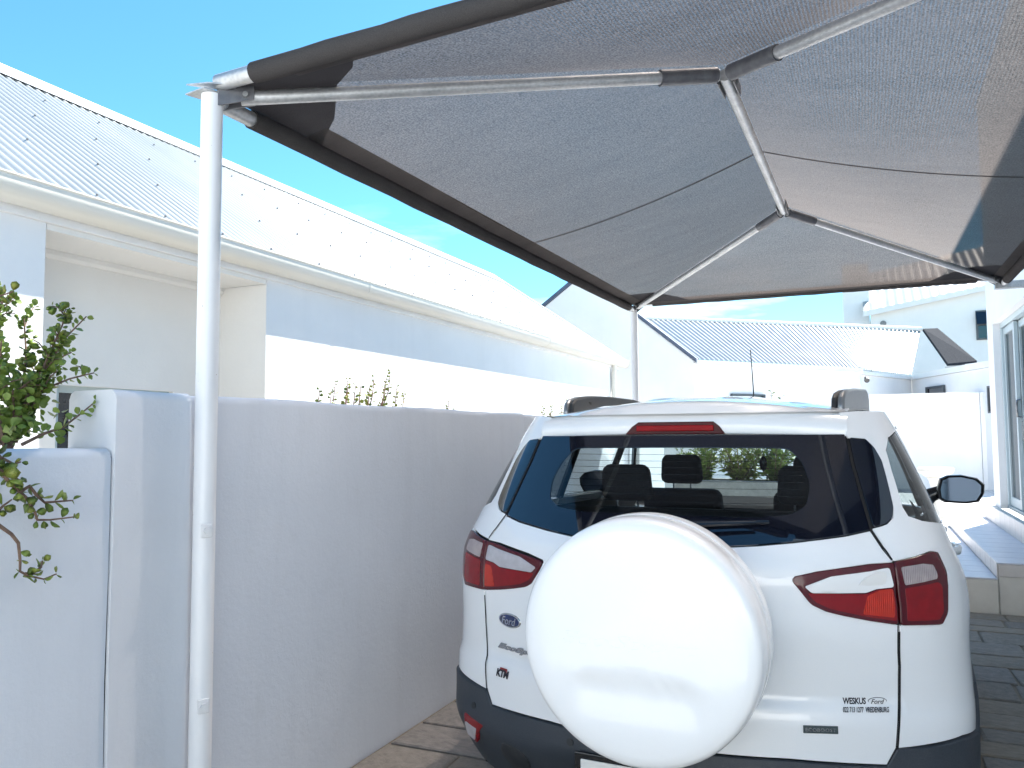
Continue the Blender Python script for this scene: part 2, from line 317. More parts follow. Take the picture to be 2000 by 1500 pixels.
# raised patio, steps, sill
PAT = MB().box(-2.1, .985, 7.75, 19.4, -.04, .268).build('patio', 'step_plaster', kind='structure', bevel=.01)
MB().box(-2.09, .98, 11.6, 19.39, .269, .281).build('patio_floor', 'patio_tiles', PAT)
STP = MB().box(.99, 1.40, 7.77, 11.95, -.04, .398).box(1.40, 1.46, 7.9, 11.95, -.04, .60).box(1.46, 9, 11.6, 19.39, -.04, .270).box(.99, 1.455, 11.96, 19.39, -.04, .270).build('door_steps', 'step_plaster', kind='structure', bevel=.008)
MB().box(.99, 9, 11.97, 19.38, .2705, .281).build('patio_floor', 'patio_tiles', STP)
def tiles():
    def slab(nm, w, d, h, mat):
        b = MB(); e = .004; b.add([(-w/2, -d/2, 0), (w/2, -d/2, 0), (w/2, d/2, 0), (-w/2, d/2, 0), (-w/2, -d/2, h-e), (w/2, -d/2, h-e), (w/2, d/2, h-e), (-w/2, d/2, h-e), (-w/2+e, -d/2+e, h), (w/2-e, -d/2+e, h), (w/2-e, d/2-e, h), (-w/2+e, d/2-e, h)],
              [(0, 1, 5, 4), (1, 2, 6, 5), (2, 3, 7, 6), (3, 0, 4, 7), (4, 5, 9, 8), (5, 6, 10, 9), (6, 7, 11, 10), (7, 4, 8, 11), (8, 9, 10, 11)])
        me = bpy.data.meshes.new(nm); me.from_pydata(b.v, [], b.f); me.materials.append(M[mat]); me.update(); return me
    a = slab('tile', .322, .322, .012, 'tile_pale')
    for i in range(5):
        for j in range(12):
            o = link('tile', a, PAT); o.location = (.985-.165-i*.33, 7.745+.165+j*.326, .269); o.scale = (1, .985, 1)
    b = slab('tile', .405, .322, .012, 'tile_pale')
    for j in range(12):
        o = link('tile', b, STP); o.location = (.985+.205, 7.765+.165+j*.345, .399); o.scale = (1, 1.04, 1)
    c = slab('riser_tile', .125, .322, .010, 'tile_edge')
    for j in range(12):
        o = link('riser_tile', c, STP); o.location = (.989, 7.775+.165+j*.345, .345); o.rotation_euler = (0, -math.pi/2, 0); o.scale = (1, 1.04, 1)
    d = slab('riser_tile', .195, .322, .010, 'tile_edge')
    for j in range(12):
        o = link('riser_tile', d, STP); o.location = (1.399, 7.905+.165+j*.334, .506); o.rotation_euler = (0, -math.pi/2, 0); o.scale = (1, 1.02, 1)
    e = slab('riser_tile', .405, .10, .010, 'tile_edge')
    o = link('riser_tile', e, STP); o.location = (1.195, 7.769, .345); o.rotation_euler = (math.pi/2, 0, 0)
tiles()

# ================================================================= LEFT HOUSE
def corrugated(b, p0, along, up, length, slope_len, wl=.076, amp=.010, rows=6, seg=6, thick=True, trim=None):
    # p0 lower corner, along = unit dir of eave, up = unit dir up the slope
    p0, a, u = Vector(p0), Vector(along), Vector(up); n = a.cross(u).normalized()
    if n.z < 0: n = -n
    cols = int(length/wl*seg); vs = []; fs = []
    for i in range(cols+1):
        t = i/cols*length; h = amp*math.sin(2*math.pi*t/wl)
        for j in range(rows+1):
            vs.append(p0+a*t+u*(slope_len*j/rows)+n*h)
    for i in range(cols):
        for j in range(rows): q = i*(rows+1)+j; fs.append((q, q+rows+1, q+rows+2, q+1))
    b.add(vs, fs); return n
def left_house():
    h = thing('house', 'long white neighbour house with pale corrugated roof behind the garden wall on the left', 'house', (-4.1, 2, 0))
    h.location = (0, 0, 0)
    X = -4.1; Y1 = 13.7; ZF = 2.69
    w = MB().box(X-.3, X, -4, 2.88, 0, ZF).box(X-.3, X, 4.65, Y1, 0, ZF)
    w.build('wall', 'plaster_house', h); w = MB()
    w.box(X-.75, X-.45, 2.58, 3.30, 0, ZF-.01).box(X-.75, X-.45, 3.30, 4.2, 0, 1.0).box(X-.75, X-.45, 3.30, 4.2, 1.83, ZF-.01).box(X-.75, X-.45, 4.2, 4.95, 0, ZF-.01)
    w.box(X-.45, X-.302, 2.58, 2.879, 0, ZF-.01).box(X-.45, X-.302, 4.651, 4.95, 0, ZF-.01)
    w.box(X-.452, X-.001, 4.646, 4.6495, 0, ZF-.04)
    w.build('recess_wall', 'plaster_cream', h)
    # gable end wall, far
    MB().prism([(X-.31, Y1-.01, 0), (-9.3, Y1-.01, 0), (-9.3, Y1-.01, 2.7), (-6.75, Y1-.01, 4.5), (X-.31, Y1-.01, 2.7)], (0, -.3, 0)).build('gable_wall', 'plaster_house', h)
    MB().box(X-.45, X-.001, 2.885, 4.645, 2.655, 2.689).build('soffit', 'plaster_cream', h)
    MB().sweep([(0, 0), (.035, 0), (.035, -.03), (.02, -.05), (0, -.05)], (X-.45, 2.89, 2.654), (X-.45, 4.64, 2.654)).build('cornice', 'plaster_cream', h)
    MB().box(X-.02, X+.022, -4, 14.05, ZF, 2.875).build('fascia', 'ridge_white', h, bevel=.004)
    # gutter: rounded ogee with rolled front lip
    pr = [(.024, .0), (.07, -.004), (.11, .012), (.14, .045), (.15, .085), (.15, .115), (.158, .122), (.158, .130), (.145, .130), (.140, .118), (.140, .088), (.130, .052), (.105, .024), (.07, .01), (.036, .012), (.034, .12), (.024, .12)]
    g = MB().sweep(pr, (X, -4, 2.735), (X, 14.25, 2.735)); go = g.build('gutter', 'gutter_cream', h, True)
    MB().prism([(X+a, 14.25, 2.735+b) for a, b in [(.024, 0), (.07, -.01), (.11, .0), (.15, .04), (.165, .10), (.165, .135), (.024, .135)]], (0, .012, 0)).build('gutter_end', 'gutter_cream', go)
    for y in (1.0, 5.8, 10.2):
        MB().sweep([(a*1.015, b*1.02-.002) for a, b in pr], (X, y, 2.735), (X, y+.03, 2.735)).build('gutter_joint', 'gutter_cream', go, True)
    MB().tube([(X+.07, 13.55, 2.74), (X+.07, 13.55, 2.66), (X+.05, 13.55, 2.6), (X+.05, 13.55, .05)], .04, 10).build('downpipe', 'gutter_cream', h, True)
    # roof
    e0 = Vector((-4.02, -4, 2.83)); rd = Vector((-6.75, -4, 4.70)); up = (rd-e0); L_ = up.length; up.normalize()
    b = MB(); n = corrugated(b, e0, (0, 1, 0), up, 18.25, L_, seg=8, amp=.016, wl=.085)
    rf = b.build('roof', 'roof_sheet', h, True)
    e1 = Vector((-9.48, -4, 2.83)); up2 = (rd-e1); b = MB(); corrugated(b, e1, (0, 1, 0), up2.normalized(), 18.25, up2.length, seg=4); b.build('rear_roof', 'roof_sheet', h, True)
    MB().prism([(-6.48, -4, 4.565), (-6.75, -4, 4.755), (-7.02, -4, 4.565), (-7.02, -4, 4.545), (-6.75, -4, 4.73), (-6.48, -4, 4.545)], (0, 18.3, 0)).build('ridge_cap', 'ridge_white', rf)
    MB().prism([e0+n*.02+Vector((0, 18.24, 0)), rd+n*.02+Vector((0, 18.24, 0)), rd+n*.045+Vector((0, 18.24, 0)), e0+n*.045+Vector((0, 18.24, 0))], (0, .06, 0)).build('verge_flashing', 'ridge_white', rf)
    sc = MB()
    for row in (.06, .30, .55, .78):
        k = 0; y = -1.0
        while y < 13.9:
            q = e0+up*(L_*row)+Vector((0, 0, 0)); t = math.floor((y+4)/.085)*.085+.021
            c = q+Vector((0, t, 0))+n*.016
            sc.tube([c, c+n*.006, c+n*.014], [.008, .008, .004], 6); y += .53
    sc.build('roof_screws', 'screw_grey', rf, kind='stuff')
    # window in the recess
    wn = MB()
    Xw = X-.45
    for a in ((3.30, 3.345, 1.0, 1.83), (4.155, 4.2, 1.0, 1.83), (3.345, 4.155, 1.785, 1.83), (3.345, 4.155, 1.0, 1.045)): wn.box(Xw-.1, Xw-.04, *a)
    wo = wn.build('window', 'window_frame_teal', h, bevel=.004)
    MB().box(Xw-.075, Xw-.07, 3.345, 4.155, 1.045, 1.785).build('pane', 'glass_house', wo)
    for k in range(8):
        MB().box(Xw-.125, Xw-.12, 3.35, 4.15, 1.05+k*.092, 1.05+k*.092+.085).build('blind_slat', 'blind_red' if k == 6 else 'blind', wo)
    MB().box(Xw-.14, Xw-.13, 3.31, 4.19, 1.01, 1.82).build('backing', 'seam_black', wo)
left_house()

# ================================================================= RIGHT HOUSE
def right_house():
    h = thing('house', 'white double-storey house with glazed sliding door beside the raised steps on the right', 'house')
    X = 1.45; Y1 = 11.4; D = .085
    w = MB()
    w.box(X, X+.3, 10.95, Y1, .602, 5.6)                       # far pier
    w.box(X, X+.3, 8.05, 10.95, 2.80, 5.6)                     # lintel
    w.box(X, X+.3, -.2, 8.05, 0, 5.6)                           # near wall
    w.box(X+.3, X+7, Y1-.3, Y1-.002, .28, 5.598)               # end wall away from view
    w.build('wall', 'plaster_house', h)
    MB().box(X+.302, X+7, -.2, .1, 0, 5.598).build('wall', 'plaster_house', h)
    MB().box(X-.002, X+7.1, -.22, Y1+.02, 5.602, 5.74).build('roof_slab', 'ridge_white', h, bevel=.01)
    # sliding doors: four leaves
    xs = X+D
    fr = MB().box(xs-.01, xs+.11, 8.055, 10.945, 2.735, 2.797).box(xs-.01, xs+.11, 8.055, 10.945, .603, .64).box(xs-.01, xs+.11, 10.885, 10.945, .64, 2.735).box(xs-.01, xs+.11, 8.055, 8.115, .64, 2.735)
    d = fr.build('sliding_door', 'door_frame', h, bevel=.004)
    y = 10.88; lw = .70
    for k in range(4):
        a, b = y-lw, y; off = .012 if k % 2 == 0 else .058
        f = MB().box(xs+off, xs+off+.04, a, a+.075, .645, 2.73).box(xs+off, xs+off+.04, b-.075, b, .645, 2.73).box(xs+off, xs+off+.04, a+.075, b-.075, 2.65, 2.73).box(xs+off, xs+off+.04, a+.075, b-.075, .645, .75)
        lf = f.build('door_leaf', 'door_frame', d, bevel=.004)
        MB().box(xs+off+.017, xs+off+.022, a+.075, b-.075, .75, 2.65).build('pane', 'glass_house', d)
        y -= lw-.02
        if k in (1,):
            yy = b-.035
            MB().tube([(xs+off, yy, 1.66), (xs+off-.05, yy, 1.67), (xs+off-.055, yy, 1.76), (xs+off-.05, yy, 1.85), (xs+off, yy, 1.86)], .011, 8).build('handle', 'chrome_dull', d, True)
            MB().box(xs+off-.012, xs+off, yy-.022, yy+.022, 1.40, 1.62).build('lock_plate', 'chrome_dull', d, bevel=.003)
    MB().box(xs+.5, xs+.52, 8.0, 11.0, .6, 2.8).build('room_curtain', 'interior_light', h)
    MB().box(X+.3, X+1.6, 8.0, 11.05, .59, .6).build('room_floor', 'tile_pale', h)
right_house()

def bounce_house():
    # white house added out of view behind the camera, bouncing sunlight onto the car
    h = thing('house', 'unseen white house with garage door, added behind the camera to bounce sunlight', 'house')
    Y = -8.0
    w = MB().box(-11, -4.2, Y-.3, Y, 0, 5.4).box(-4.2, 1.2, Y-.3, Y, 2.3, 5.4).box(1.2, 11, Y-.3, Y, 0, 5.4).box(-11, -10.7, Y-6, Y-.302, 0, 5.4).box(10.7, 11, Y-6, Y-.302, 0, 5.4)
    w.build('wall', 'plaster_house', h)
    for k in range(5): MB().box(-4.19, 1.19, Y-.2, Y-.15, .01+k*.456, .455+k*.456).build('garage_door_panel', 'door_frame', h, bevel=.01)
    b = MB(); corrugated(b, (-11.3, Y+.35, 5.35), (1, 0, 0), Vector((0, -.85, .53)).normalized(), 22.6, 4.0, seg=4); b.build('roof', 'roof_sheet', h, True)
    MB().box(-11.3, 11.3, Y+.02, Y+.40, 5.22, 5.34).build('gutter', 'gutter_cream', h)
    for x in (-8.5, 3.2, 6.8):
        f = MB().box(x, x+1.6, Y+.002, Y+.05, 3.2, 4.5).build('window', 'window_frame_dark', h); MB().box(x+.06, x+1.54, Y+.052, Y+.058, 3.26, 4.44).build('pane', 'glass_frit', f)
bounce_house()

# ================================================================= GARDEN WALL ON THE LEFT
def garden_wall():
    g = thing('garden_wall', 'rough white plastered wall running beside the parked car, stepped down at the near end', 'wall', (-2.3, 2, 0)); g.location = (0, 0, 0)
    X = -2.195; T = .22
    def panel(name, y0, y1, z, mat, dx=0.0, seed=1):
        # front face with slightly uneven trowelled surface, rounded coping
        rr = random.Random(seed); b = MB(); ny = max(2, int((y1-y0)/.09)); prof = [(0, -.02), (0, z*.25), (0, z*.5), (0, z*.75), (0, z-.03), (-.008, z-.01), (-.025, z), (-T+.025, z), (-T+.008, z-.01), (-T, z-.03), (-T, -.02)]
        vs = []; m = len(prof)
        for i in range(ny+1):
            y = y0+(y1-y0)*i/ny
            for (a, zz) in prof:
                j = .0022*math.sin(y*7.3+zz*5.1)+.0018*math.sin(y*17.1-zz*9.0)
                vs.append((X+dx+a+(j if a > -.05 else 0), y, zz+(.003*math.sin(y*5.0+1.3)+rr.uniform(-.0012, .0012) if zz > z-.04 else 0)))
        fs = [(i*m+k, (i+1)*m+k, (i+1)*m+k+1, i*m+k+1) for i in range(ny) for k in range(m-1)]
        fs += [tuple(range(m-1, -1, -1)), tuple(range(ny*m, ny*m+m))]
        b.add(vs, fs); return b.build(name, mat, g, True)
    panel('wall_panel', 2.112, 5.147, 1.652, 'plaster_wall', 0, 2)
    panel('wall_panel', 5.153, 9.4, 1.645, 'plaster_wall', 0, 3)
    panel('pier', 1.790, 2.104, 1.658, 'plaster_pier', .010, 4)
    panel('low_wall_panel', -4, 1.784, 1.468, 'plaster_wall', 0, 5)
    MB().box(X-.19, X-.006, 1.70, 5.2, -.02, 1.44).build('joint_core', 'seam_black', g)
garden_wall()

# ================================================================= CARPORT
FL, BL, BR, FR_ = Vector((-2.135, 2.12, 2.74)), Vector((-2.135, 7.906, 2.80)), Vector((1.144, 7.906, 2.80)), Vector((1.144, 2.05, 2.80))
RF, RB = Vector((-.495, 3.36, 3.04)), Vector((-.495, 6.09, 3.16))
def carport():
    c = thing('carport', 'grey shade-cloth carport on white steel posts stretched over the car', 'carport')
    UPV = Vector((0, 0, .034))
    def clothpanel(name, poly, sag, lines=None):
        # poly of 3 or 4 corners; bilinear grid with sag towards the middle
        if len(poly) == 3: a, b, d = poly; P = [a, b, d, d]
        else: P = list(poly)
        n = 26; vs = []; fs = []
        for i in range(n+1):
            for j in range(n+1):
                u, v = i/n, j/n; p = P[0]*(1-u)*(1-v)+P[1]*u*(1-v)+P[2]*u*v+P[3]*(1-u)*v
                k = 16*u*(1-u)*v*(1-v); wr = .004*math.sin(9*u+14*v)*k
                vs.append(p+UPV-Vector((0, 0, sag*k+wr)))
        for i in range(n):
            for j in range(n): q = i*(n+1)+j; fs.append((q, q+n+1, q+n+2, q+1))
        return MB().add(vs, fs).build(name, 'shade_cloth', c, True)
    clothpanel('cloth_panel', (BL, FL, RF, RB), .05); clothpanel('cloth_panel', (FR_, BR, RB, RF), .05)
    clothpanel('cloth_panel', (FL, FR_, RF), .03); clothpanel('cloth_panel', (BR, BL, RB), .03)
    # seams across both slopes
    def strip(name, p, q, w, mat, wd, drop=.006, n=14, sag=0):
        vs = []; fs = []; wd = Vector(wd).normalized()*w/2
        for i in range(n+1):
            t = i/n; m = p.lerp(q, t)+UPV-Vector((0, 0, drop+sag*4*t*(1-t))); vs += [m-wd, m+wd]
        for i in range(n): fs.append((2*i, 2*i+1, 2*i+3, 2*i+2))
        return MB().add(vs, fs).build(name, mat, c)
    ys = 4.64; tt = (ys-RF.y)/(RB.y-RF.y); pr = RF.lerp(RB, tt)
    for e0, e1 in ((FL, BL), (FR_, BR)):
        pe = e0.lerp(e1, (ys+.28-e0.y)/(e1.y-e0.y)); strip('seam', pe, pr, .022, 'shade_hem', (0, 1, 0), .008, sag=.052)
    # inner hems next to the perimeter tubes
    def hem(p, q, inward, w):
        strip('hem', p+Vector(inward)*(w/2-.01), q+Vector(inward)*(w/2-.01), w, 'shade_hem', inward, .012)
    sl = lambda d, r: Vector((d[0], d[1], r)).normalized()
    hem(FL.lerp(BL, .09), FL.lerp(BL, .985), sl((1, 0), .20), .13); hem(FR_, BR, sl((-1, 0), .20), .10)
    hem(FL.lerp(FR_, .10), FL.lerp(FR_, .95), sl((0, 1), .24), .10); hem(BL.lerp(BR, .03), BL.lerp(BR, .97), sl((0, -1), .2), .10)
    # corner reinforcement patches
    for cr, e1, e2, rg in ((FL, BL, FR_, RF), (BL, FL, BR, RB), (BR, BL, FR_, RB), (FR_, BR, FL, RF)):
        for e in (e1, e2):
            a = cr.lerp(rg, .05); d1 = (e-cr).normalized(); d2 = (rg-cr).normalized(); s = .56
            vs = [a, cr+d2*.45, cr+d2*.24+d1*.33, cr+d1*.63, cr+d1*.10]
            MB().add([q+UPV-Vector((0, 0, .009)) for q in vs], [(0, 1, 2, 3, 4)]).build('corner_patch', 'shade_patch', c)
    # steel
    def tube(name, p, q, r=.027, mat='galvanised', n=14): return MB().tube([p, p.lerp(q, .33), p.lerp(q, .67), q], r, n).build(name, mat, c, True)
    for p, q in ((FL, BL), (BL, BR), (BR, FR_), (FR_, FL)):
        d = (q-p).normalized()
        if abs(d.x) > .5: p, q = p+Vector((0, 0, .045)), q+Vector((0, 0, .045))
        else: p, q = p-Vector((0, 0, .012)), q-Vector((0, 0, .012))
        tube('edge_tube', p+d*.03, q-d*.03, .030)
        n = 26; a = p+d*.20; b = q-d*.20; L_ = (b-a).length
        MB().tube([a+d*(L_*i/n)+Vector((0, 0, .0015*math.sin(i*1.7))) for i in range(n+1)], [.037+.001*math.sin(i*2.3) for i in range(n+1)], 14).build('tube_sleeve', 'shade_hem', c, True)
    for p, q in ((FL, RF), (BL, RB), (BR, RB), (FR_, RF)):
        d = (q-p).normalized(); z = Vector((0, 0, -.012))
        tube('hip_rafter', p+d*.10+z, q-d*.03+z, .026)
        tube('hip_sleeve', q-d*.30+z, q-d*.04+z, .034, 'dark_bracket')
        s_ = d.cross(Vector((0, 0, 1))).normalized()
        for sg in (-1, 1):
            MB().prism([p+d*.02+s_*sg*.024+Vector((0, 0, .02)), p+d*.15+s_*sg*.024+Vector((0, 0, .02)), p+d*.15+s_*sg*.024-Vector((0, 0, .03)), p+d*.02+s_*sg*.024-Vector((0, 0, .045))], s_*sg*.006).build('bracket', 'dark_bracket', c)
        MB().tube([p+d*.12-s_*.042-Vector((0, 0, .012)), p+d*.12+s_*.042-Vector((0, 0, .012))], .010, 8).build('bolt', 'screw_grey', c)
    tube('ridge_tube', RF+Vector((0, 0, -.012)), RB+Vector((0, 0, -.012)), .026)
    for p, q in ((RF, RB), (RB, RF)):
        d = (q-p).normalized()
        for sg in (-1, 1):
            s_ = Vector((1, 0, 0))*sg
            MB().prism([p+d*.02+s_*.030+Vector((0, 0, .02)), p+d*.24+s_*.030+Vector((0, 0, .02)), p+d*.22+s_*.030-Vector((0, 0, .035)), p+d*.02+s_*.030-Vector((0, 0, .04))], s_*.006).build('ridge_bracket', 'dark_bracket', c)
        MB().tube([p+d*.10-Vector((.045, 0, .012)), p+d*.10+Vector((.045, 0, -.012))], .010, 8).build('bolt', 'screw_grey', c)
    # posts
    def post(p, outx, outy, bolts):
        x, y = p.x, p.y
        po = MB().tube([(x, y, -.03), (x, y, 1.0), (x, y, 2.0), (x, y, p.z+.004)], .038, 24).build('post', 'painted_post', c, True)
        zt = p.z+.005
        MB().prism([(x+.085*outx, y+.045*outy, zt), (x-.02*outx, y+.06*outy, zt), (x-.06*outx, y-.05*outy, zt), (x+.05*outx, y-.05*outy, zt)], (0, 0, .005)).build('cap_plate', 'galvanised', c)
        MB().prism([(x+.055*outx, y+.07*outy, zt+.020), (x-.03*outx, y+.05*outy, zt+.020), (x-.12*outx, y-.01*outy, zt+.020), (x-.05*outx, y-.04*outy, zt+.020)], (0, 0, .005)).build('cap_plate', 'galvanised', c)
        if bolts:
            ang = R(-32)
            for z in bolts:
                cx, cy = math.cos(ang), math.sin(ang); s_ = Vector((-cy, cx, 0)); o_ = Vector((cx, cy, 0)); p0 = Vector((x, y, z))+o_*.034
                MB().prism([p0+s_*.019+Vector((0, 0, .024)), p0-s_*.019+Vector((0, 0, .024)), p0-s_*.019-Vector((0, 0, .024)), p0+s_*.019-Vector((0, 0, .024))], o_*.010).build('washer_plate', 'screw_white', po, bevel=.002)
                MB().tube([p0+o_*.009, p0+o_*.020], .0125, 6).build('bolt_head', 'screw_white', po)
    post(FL, -1, -1, (1.175, .578)); post(BL, -1, 1, ()); post(FR_, 1, -1, ())
    MB().box(1.144-.07, 1.448, 7.906-.04, 7.906+.04, 2.74, 2.80).build('wall_bracket', 'galvanised', c, bevel=.004)
carport()

# ================================================================= CAR
def interp(tab,z):
    # monotone-ish catmull (pchip) interpolation
    n=len(tab)
    if z<=tab[0][0]: return tab[0][1]
    if z>=tab[-1][0]: return tab[-1][1]
    d=[(tab[i+1][1]-tab[i][1])/(tab[i+1][0]-tab[i][0]) for i in range(n-1)]
    def m(i):
        if i==0: return d[0]
        if i==n-1: return d[-1]
        if d[i-1]*d[i]<=0: return 0.
        h0=tab[i][0]-tab[i-1][0]; h1=tab[i+1][0]-tab[i][0]; w1=2*h1+h0; w2=h1+2*h0
        return (w1+w2)/(w1/d[i-1]+w2/d[i])
    for i in range(n-1):
        if z<=tab[i+1][0]:
            h=tab[i+1][0]-tab[i][0]; t=(z-tab[i][0])/h
            return ((1+2*t)*(1-t)**2*tab[i][1]+t*(1-t)**2*h*m(i)+t*t*(3-2*t)*tab[i+1][1]+t*t*(t-1)*h*m(i+1))
RT=[(.18,-.06),(.30,-.15),(.42,-.21),(.50,-.205),(.58,-.205),(.625,-.20),(.655,-.18),(.75,-.185),(.9,-.195),(1.02,-.195),(1.09,-.178),(1.15,-.14),(1.19,-.11),(1.49,.12),(1.62,.215)]
WT=[(.18,.86),(.30,.915),(.42,.945),(.60,.95),(.80,.945),(.93,.95),(1.0,.943),(1.117,.905),(1.354,.82),(1.56,.725),(1.62,.69)]
FT=[(.18,3.70),(.30,3.86),(.45,3.93),(.65,3.92),(.80,3.86),(.90,3.70),(.97,3.40),(1.02,3.12),(1.10,3.0),(1.575,2.33),(1.62,2.26)]
BT=[(.18,.30),(.5,.35),(1.2,.35),(1.62,.33)]
RX=[(.18,.20),(.5,.215),(.95,.215),(1.19,.20),(1.62,.15)]
RY=[(.18,.30),(.5,.30),(1.0,.36),(1.19,.36),(1.62,.30)]
FX=[(.18,.35),(.7,.35),(1.0,.25),(1.1,.15),(1.62,.12)]
FYr=[(.18,.35),(.7,.45),(1.0,.40),(1.1,.18),(1.62,.12)]
def prm(z):
    w=interp(WT,z); r=interp(RT,z); b=interp(BT,z); rx=interp(RX,z); ry=interp(RY,z)
    x1=w-rx; y1=r+b*x1*x1; f=interp(FT,z); fx=interp(FX,z); fy=interp(FYr,z); bf=.30
    x2=w-fx; y2=f-bf*x2*x2
    return w,r,b,rx,ry,x1,y1,f,fx,fy,bf,x2,y2
def bez(p0,p1,p2,p3,t):
    u=1-t; return tuple(u**3*a+3*u*u*t*b+3*u*t*t*c+t**3*d for a,b,c,d in zip(p0,p1,p2,p3))
def S(s,z):
    sg=1
    if s<0: sg=-1; s=-s
    w,r,b,rx,ry,x1,y1,f,fx,fy,bf,x2,y2=prm(z)
    if s<=1: x=s*x1; y=r+b*x*x
    elif s<=2:
        t=s-1; m=2*b*x1; k=.62
        x,y=bez((x1,y1),(x1+k*rx,y1+k*rx*m),(w,y1+ry-.6*ry),(w,y1+ry),t)
    elif s<=3:
        t=s-2; ya=y1+ry; yb=y2-fy; y=ya+(yb-ya)*t; x=w+.012*math.sin(math.pi*t)
    elif s<=4:
        t=s-3; m=2*bf*x2; k=.6
        x,y=bez((w,y2-fy),(w,y2-fy+.6*fy),(x2+k*fx,y2-k*fx*m),(x2,y2),t)
    else:
        t=min(s-4,1); x=x2*(1-t); y=f-bf*x*x
    return (sg*x,y,z)
def sx(x,z):
    x1=prm(z)[5]; return x/x1
def sy(y,z):
    q=prm(z); ya=q[6]+q[4]; yb=q[12]-q[9]
    return 2+(y-ya)/(yb-ya)

def Nrm(s, z):
    e = 1e-3
    s0, s1 = (s-e, s+e)
    if abs(s) > 4.99: s0, s1 = (s-2*e, s) if s > 0 else (s, s+2*e)
    a = Vector(S(s1, z))-Vector(S(s0, z)); b = Vector(S(s, z+e))-Vector(S(s, z-e)); n = a.cross(b)
    if n.length < 1e-12: n = Vector((1, 0, 0))
    n.normalize(); p = S(s, z)
    if n.dot(Vector((p[0], p[1]-1.8, .0))) < 0: n = -n
    return n
def inside(p, poly):
    x, y = p; r = False; j = len(poly)-1
    for i in range(len(poly)):
        xi, yi = poly[i]; xj, yj = poly[j]
        if (yi > y) != (yj > y) and x < (xj-xi)*(y-yi)/(yj-yi)+xi: r = not r
        j = i
    return r
def densify(poly, step=.045):
    out = []
    for i in range(len(poly)):
        a, b = poly[i], poly[(i+1) % len(poly)]; n = max(1, int(math.hypot((b[0]-a[0])*.8, b[1]-a[1])/step+.5))
        out += [(a[0]+(b[0]-a[0])*k/n, a[1]+(b[1]-a[1])*k/n) for k in range(n)]
    return out
def rnd(poly, r=.02, n=4):
    out = []
    for i in range(len(poly)):
        a, b, c = Vector(poly[i-1]), Vector(poly[i]), Vector(poly[(i+1) % len(poly)])
        ra = min(r, (a-b).length*.45); rc = min(r, (c-b).length*.45); p0 = b+(a-b).normalized()*ra; p2 = b+(c-b).normalized()*rc
        for k in range(n+1): t = k/n; out.append(tuple(p0*(1-t)**2+b*2*t*(1-t)+p2*t*t))
    return out
def panel(name, poly, mat, parent, holes=(), off=0., depth=.014, grid=(.05, .035), mirror=False, func=None, edge=.003, facet=False):
    """sheet-metal panel: outline in (s, z) on the body surface, with turned-in edges"""
    if mirror: poly = [(-a, b) for a, b in poly][::-1]; holes = [[(-a, b) for a, b in h][::-1] for h in holes]
    loops = [densify(poly)]+[densify(h) for h in holes]
    pts = []; edges = []
    for lp in loops:
        o = len(pts); n = len(lp); pts += lp; edges += [(o+i, o+(i+1) % n) for i in range(n)]
    xs = [p[0] for p in loops[0]]; ys = [p[1] for p in loops[0]]
    gx = int((max(xs)-min(xs))/grid[0])+1; gy = int((max(ys)-min(ys))/grid[1])+1
    nb = len(pts)
    for i in range(1, gx):
        for j in range(1, gy):
            p = (min(xs)+(max(xs)-min(xs))*i/gx, min(ys)+(max(ys)-min(ys))*j/gy)
            if inside(p, loops[0]) and not any(inside(p, h) for h in loops[1:]) and all((p[0]-q[0])**2+(p[1]-q[1])**2 > .00012 for q in pts[:nb]): pts.append(p)
    v2, e2, f2, ov, _, _ = delaunay_2d_cdt([Vector(p) for p in pts], edges, [], 0, 1e-7)
    tri = []
    for f in f2:
        cx = sum(v2[i][0] for i in f)/3; cy = sum(v2[i][1] for i in f)/3
        if inside((cx, cy), loops[0]) and not any(inside((cx, cy), h) for h in loops[1:]): tri.append(tuple(f))
    pos = []; nor = []
    for q in v2:
        n = Nrm(q[0], q[1]); p = Vector(S(q[0], q[1]))
        d = off + (func(q[0], q[1]) if func else 0); pos.append(p+n*d); nor.append(n)
    # fix winding
    out = []
    for t in tri:
        a, b, c = (pos[i] for i in t); g = (b-a).cross(c-a)
        out.append(t if g.dot(nor[t[0]]) > 0 else (t[0], t[2], t[1]))
    # boundary edges of the triangulation
    cnt = {}
    for t in out:
        for a, b in ((t[0], t[1]), (t[1], t[2]), (t[2], t[0])): cnt.setdefault((min(a, b), max(a, b)), []).append((a, b))
    V = [tuple(p) for p in pos]; NN = [tuple(n) for n in nor]; F = list(out)
    for k, l in cnt.items():
        if len(l) == 1 and depth > 0:
            a, b = l[0]; pa, pb = pos[a], pos[b]; sd = (pb-pa).cross(nor[a]).normalized(); o = len(V)
            e = min(edge, depth*.5)
            # small rounded lip, then the flange
            V += [tuple(pa), tuple(pb), tuple(pb-nor[b]*e+sd*e*.35), tuple(pa-nor[a]*e+sd*e*.35), tuple(pb-nor[b]*depth), tuple(pa-nor[a]*depth)]
            NN += [tuple(nor[a]), tuple(nor[b]), tuple((nor[b]+sd).normalized()), tuple((nor[a]+sd).normalized()), tuple(sd), tuple(sd)]
            F += [(o+1, o, o+3, o+2), (o+2, o+3, o+5, o+4)]
    me = bpy.data.meshes.new(name); me.from_pydata(V, [], F); me.polygons.foreach_set('use_smooth', [True]*len(F)); me.update()
    if not facet: me.normals_split_custom_set_from_vertices(NN); me.materials.append(M[mat])
    return link(name, me, parent)
